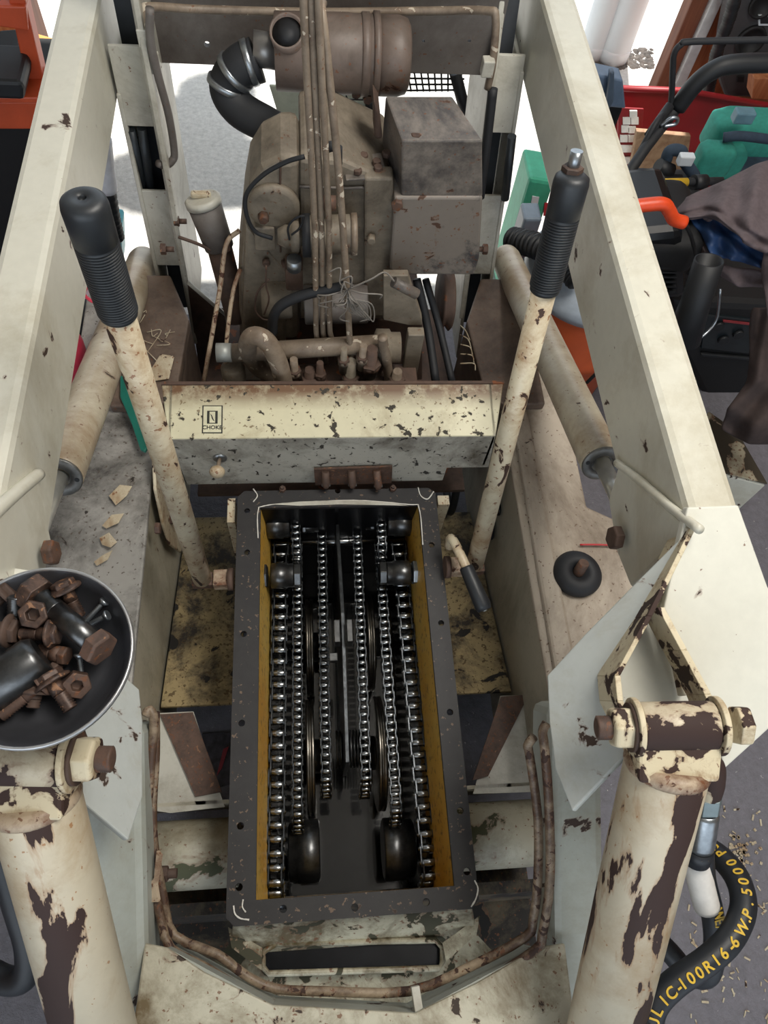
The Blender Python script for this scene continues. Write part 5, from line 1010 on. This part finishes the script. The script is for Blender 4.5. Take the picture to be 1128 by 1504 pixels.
# mower / blower body with orange handle
ML = thing('yard_machine', 'black yard machine with vents and an orange carry handle', 'machine', at(965, 430, y=1.15)); 
softbox(at(955, 285, y=1.55), (.24, .10, .10), M_dk, 'air_box', ML); softbox(at(955, 330, y=1.25), (.20, .22, .10), M_blk, 'upper_cowl', ML); 
bar(((935, 345), (1005, 338), (1010, 440), (945, 445)), 1.15, .2, 'housing', plain('gloss_black', '0e1013', .35), ML, .02)
mb = MB()
for k in range(7): mb.box(at(975, 385 + k * 7, y=1.145), (.055, .008, .003))
build('vent_slots', mb, M_dk, ML)
for k in range(4): build('cooling_fin', MB().box(at(958, 278 + k * 7, y=1.42), (.17, .1, .006)), M_blk, ML)
M_org = plain('safety_orange', 'd8481f', .4)
build('carry_handle', MB().tube([at(*p, y=1.12) for p in ((915, 306), (948, 301), (974, 300), (983, 310), (990, 322), (1005, 327))], .013, 14), M_org, ML, label='orange plastic carry handle')
build('hanging_cable', MB().tube([at(1005, 326, y=1.12), at(1016, 350, y=1.12), at(1022, 385, y=1.12), at(1010, 402, y=1.12)], .004), M_blk, ML)
# jacket: draped cloth grid
def drape(name, label, cat, px_grid, mat, y0, wob=.012, seed=1, th=.01):
    rows = len(px_grid); cols = len(px_grid[0]); N = 6; vs = []; fs = []; random.seed(seed)
    def g(u, v):
        i = min(int(v), rows - 2); j = min(int(u), cols - 2); fu, fv = u - j, v - i
        def L(a, b, t): return tuple(p + (q - p) * t for p, q in zip(a, b))
        return L(L(px_grid[i][j], px_grid[i][j + 1], fu), L(px_grid[i + 1][j], px_grid[i + 1][j + 1], fu), fv)
    H, Wd = (rows - 1) * N + 1, (cols - 1) * N + 1
    for a in range(H):
        for b in range(Wd):
            x, y, dd = g(b / N, a / N); w = wob * (math.sin(b * .9 + a * .35) + .6 * math.sin(b * .4 - a * .8 + 1)); vs.append(at(x, y, d=dd + w))
    for a in range(H - 1):
        for b in range(Wd - 1): fs.append((a * Wd + b, a * Wd + b + 1, (a + 1) * Wd + b + 1, (a + 1) * Wd + b))
    mb = MB().add(vs, fs, True)
    return mb, th
def cloth(name, mb_th, mat, par, label=None):
    o = build(name, mb_th[0], mat, par, label=label); md = o.modifiers.new('solid', 'SOLIDIFY'); md.thickness = mb_th[1]; sb = o.modifiers.new('sub', 'SUBSURF'); sb.levels = 1; sb.render_levels = 1; return o
M_jack = plain('brown_canvas', '5c5154', .9, 0, .12, 90, bump=.4); M_quilt = plain('blue_quilt', '24406a', .55, 0, .2, 40); M_dbrown = plain('dark_brown_canvas', '3d3230', .9, 0, .15, 60)
JK = thing('work_jacket', 'grey-brown canvas work jacket with blue quilted lining thrown over machines', 'jacket', at(1060, 420, d=1.5))
cloth('outer_shell', drape('', '', '', [[(982, 300, 1.62), (1020, 282, 1.60), (1065, 262, 1.58), (1110, 238, 1.56), (1160, 225, 1.55)], [(985, 318, 1.57), (1030, 300, 1.54), (1075, 290, 1.50), (1115, 280, 1.48), (1160, 270, 1.48)], [(1006, 322, 1.56), (1050, 312, 1.50), (1085, 330, 1.47), (1120, 345, 1.45), (1160, 350, 1.45)], [(1046, 318, 1.54), (1060, 330, 1.5), (1090, 352, 1.46), (1122, 366, 1.45), (1160, 380, 1.45)]], None, 0), M_jack, JK)
cloth('quilted_lining', drape('', '', '', [[(1016, 318, 1.56), (1045, 312, 1.55), (1080, 335, 1.53), (1128, 362, 1.51)], [(1030, 350, 1.55), (1058, 345, 1.53), (1090, 362, 1.52), (1128, 380, 1.50)], [(1042, 374, 1.55), (1068, 378, 1.53), (1098, 390, 1.52), (1128, 398, 1.51)]], None, 0, .010), M_quilt, JK, 'dark blue quilted lining')
cloth('hem', drape('', '', '', [[(1014, 318, 1.59), (1020, 345, 1.57), (1038, 372, 1.56), (1070, 392, 1.55), (1130, 402, 1.54)], [(1008, 322, 1.62), (1014, 360, 1.60), (1042, 398, 1.58), (1085, 424, 1.56), (1130, 418, 1.55)]], None, 0, .006), M_jack, JK)
cloth('sleeve', drape('', '', '', [[(1118, 340, 1.47), (1170, 340, 1.46)], [(1122, 400, 1.48), (1170, 400, 1.46)], [(1128, 470, 1.5), (1170, 470, 1.48)]], None, 0), M_jack, JK)
DT = thing('brown_tarp', 'dark brown canvas hanging by the generator at the right edge', 'tarp', at(1110, 640, d=1.7))
cloth('cloth', drape('', '', '', [[(1108, 450, 1.6), (1135, 450, 1.6), (1180, 450, 1.6)], [(1095, 560, 1.62), (1130, 560, 1.6), (1180, 560, 1.6)], [(1066, 600, 1.66), (1110, 610, 1.62), (1180, 610, 1.6)], [(1062, 632, 1.7), (1100, 655, 1.66), (1180, 655, 1.62)]], None, 0, .015), M_dbrown, DT)
# vacuum tube
VT = thing('vacuum_tube', 'black open-ended vacuum tube leaning beside the jacket', 'tube', at(1003, 500, y=1.0)); a, b = at(1042, 382, y=1.05), at(1003, 500, y=1.0)
build('tube', MB().rev(a, b - a, [(.03, .0), (.03, .024), (0, .025), (0, .0285), ((b - a).length * .5, .030), ((b - a).length, .036)], 28), M_dk, VT); build('cord', MB().tube([at(1058, 425, y=1.03), at(1052, 470, y=1.02), at(1030, 495, y=1.0), at(1010, 500, y=1.0)], .003), M_zinc, VT)
# generator
GN = thing('generator', 'dark generator with a control panel low at the right', 'generator', V(1.15, 1.2, 0)); yg = 1.22
bar(((985, 440), (1128, 448), (1180, 452), (1180, 640), (1040, 600), (1000, 520)), yg, .3, 'body', M_blk, GN, .02); bar(((1035, 462), (1108, 470), (1100, 520), (1030, 512)), yg - .006, .008, 'control_panel', plain('panel_black', '1b2226', .3), GN, .002)
for p in ((1055, 478), (1084, 490), (1062, 498)): c = at(*p, y=yg - .008); build('dial', MB().rev(c, -Y_, [(0, .014), (.008, .013)], 20), M_dk, GN)
bar(((1062, 470), (1104, 475), (1104, 478), (1062, 473)), yg - .009, .002, 'red_lettering_strip', plain('dull_red', '8a2f33', .5), GN, 0); bar(((1030, 520), (1120, 528), (1120, 532), (1030, 524)), yg - .012, .01, 'frame_rail', M_dk, GN)
# shop vac with corrugated hose
SV = thing('shop_vacuum', 'orange shop vacuum drum with grey lid behind the right cylinder', 'vacuum', at(862, 600, y=1.15))
cS = at(872, 400, y=1.28); hV = cS.z - .005; bV = cS - Z_ * hV
build('drum', MB().rev(bV, Z_, [(0, .12), (.02, .135), (hV * .5, .15), (hV * .52, .156), (hV * .56, .152), (hV * .93, .155), (hV, .15)], 48), plain('vac_orange', 'b9522a', .45, 0, .1, 10), SV, label='orange tank')
build('lid', MB().rev(cS, Z_, [(-.02, .162), (.0, .168), (.02, .162), (.05, .12), (.055, 0)], 48), plain('vac_grey', '9aa3ad', .4), SV); build('cord', MB().tube([at(862, 562, y=1.0), at(874, 550, y=1.0), at(882, 540, y=1.0)], .004), M_blk, SV)
CH = MB().tube([at(*p, y=y) for p, y in (((752, 352), 1.35), ((790, 362), 1.28), ((830, 385), 1.2), ((850, 410), 1.15))], lambda u: .026 + .004 * math.sin(u * 120), 18, 30); solo('corrugated_hose', CH, M_dk, 'black corrugated hose behind the right lever grip', 'hose')
solo('black_motor', MB().cyl(at(800, 400, y=1.3) - Z_ * .1, at(800, 400, y=1.3), .07), M_blk, 'black round motor behind the corrugated hose', 'motor', bevel=.01)
t = thing('green_bag', 'light green printed bag behind the right lever grip', 'bag', at(795, 345, y=1.6)); q_ = [at(778, 262, y=1.6), at(815, 268, y=1.6)]; build('sack', MB().prism([q_[0], q_[1], V(q_[1].x, 1.6, .002), V(q_[0].x, 1.6, .002)], (0, .12, 0)), plain('mint_green', '3fa182', .5), t, bevel=.01)
bar(((782, 288), (792, 290), (790, 300), (780, 298)), 1.597, .002, 'white_print', M_white, t, 0); bar(((800, 298), (808, 299), (806, 318), (798, 317)), 1.597, .002, 'red_print', plain('print_red', 'b83a44', .5), t, 0)
t = thing('grey_case', 'grey plastic case below the green bag', 'case', at(785, 350, y=1.45)); q_ = [at(770, 322, y=1.45), at(797, 322, y=1.45)]; build('shell', MB().prism([q_[0], q_[1], V(q_[1].x, 1.45, .002), V(q_[0].x, 1.45, .002)], (0, .06, 0)), plain('case_grey', '6c7986', .4), t, bevel=.006)

# repeats share a group phrase
GR = {'roller_chain': 'roller chains in the chain case', 'sprocket': 'sprockets in the chain case', 'flanged_disc': 'grooved discs in the chain case', 'shaft_drum': 'rear shaft drums in the chain case', 'stub_axle': 'stub axles in the chain case', 'bearing_drum': 'front bearing drums in the chain case', 'control_lever': 'control levers either side of the chain case', 'cross_link': 'links joining lever feet to the case', 'rod_fitting': 'fittings under the dash strip', 'rim_bolt': 'bolts on the rear case rim', 'hydraulic_line': 'vertical pipes in front of the engine', 'hydraulic_pipe': 'dark pipes inside the uprights', 'tube_clip': 'tube clips on the uprights', 'valve_fitting': 'fittings on the valve block', 'drive_belt': 'drive belts right of the engine', 'dip_rod': 'thin rods beside the filler tube', 'engine_cable': 'thin cables on the engine', 'pivot_pin': 'pins holding the tilt cylinders', 'tilt_cylinder': 'tilt cylinders at the front', 'lift_cylinder': 'lift cylinders beside the fenders', 'front_pipe': 'rusty pipes along the cross member', 'hex_bolt': 'bolts in the parts bowl', 'hex_nut': 'nuts in the parts bowl', 'wood_screw': 'silver screws in the parts bowl', 'paint_flake': 'paint flakes on the left fender', 'knee_bolt': 'bolts on the knee gussets', 'teal_bag': 'teal canvas bags', 'outdoor_pipe': 'white upright pipes outdoors', 'pedal_strut': 'struts beside the case', 'leaflet': 'printed papers on the floor'}
for o in bpy.data.objects:
    k = o.name.split('.')[0]
    if not o.parent and k in GR and o.get('category'): o['group'] = GR[k]
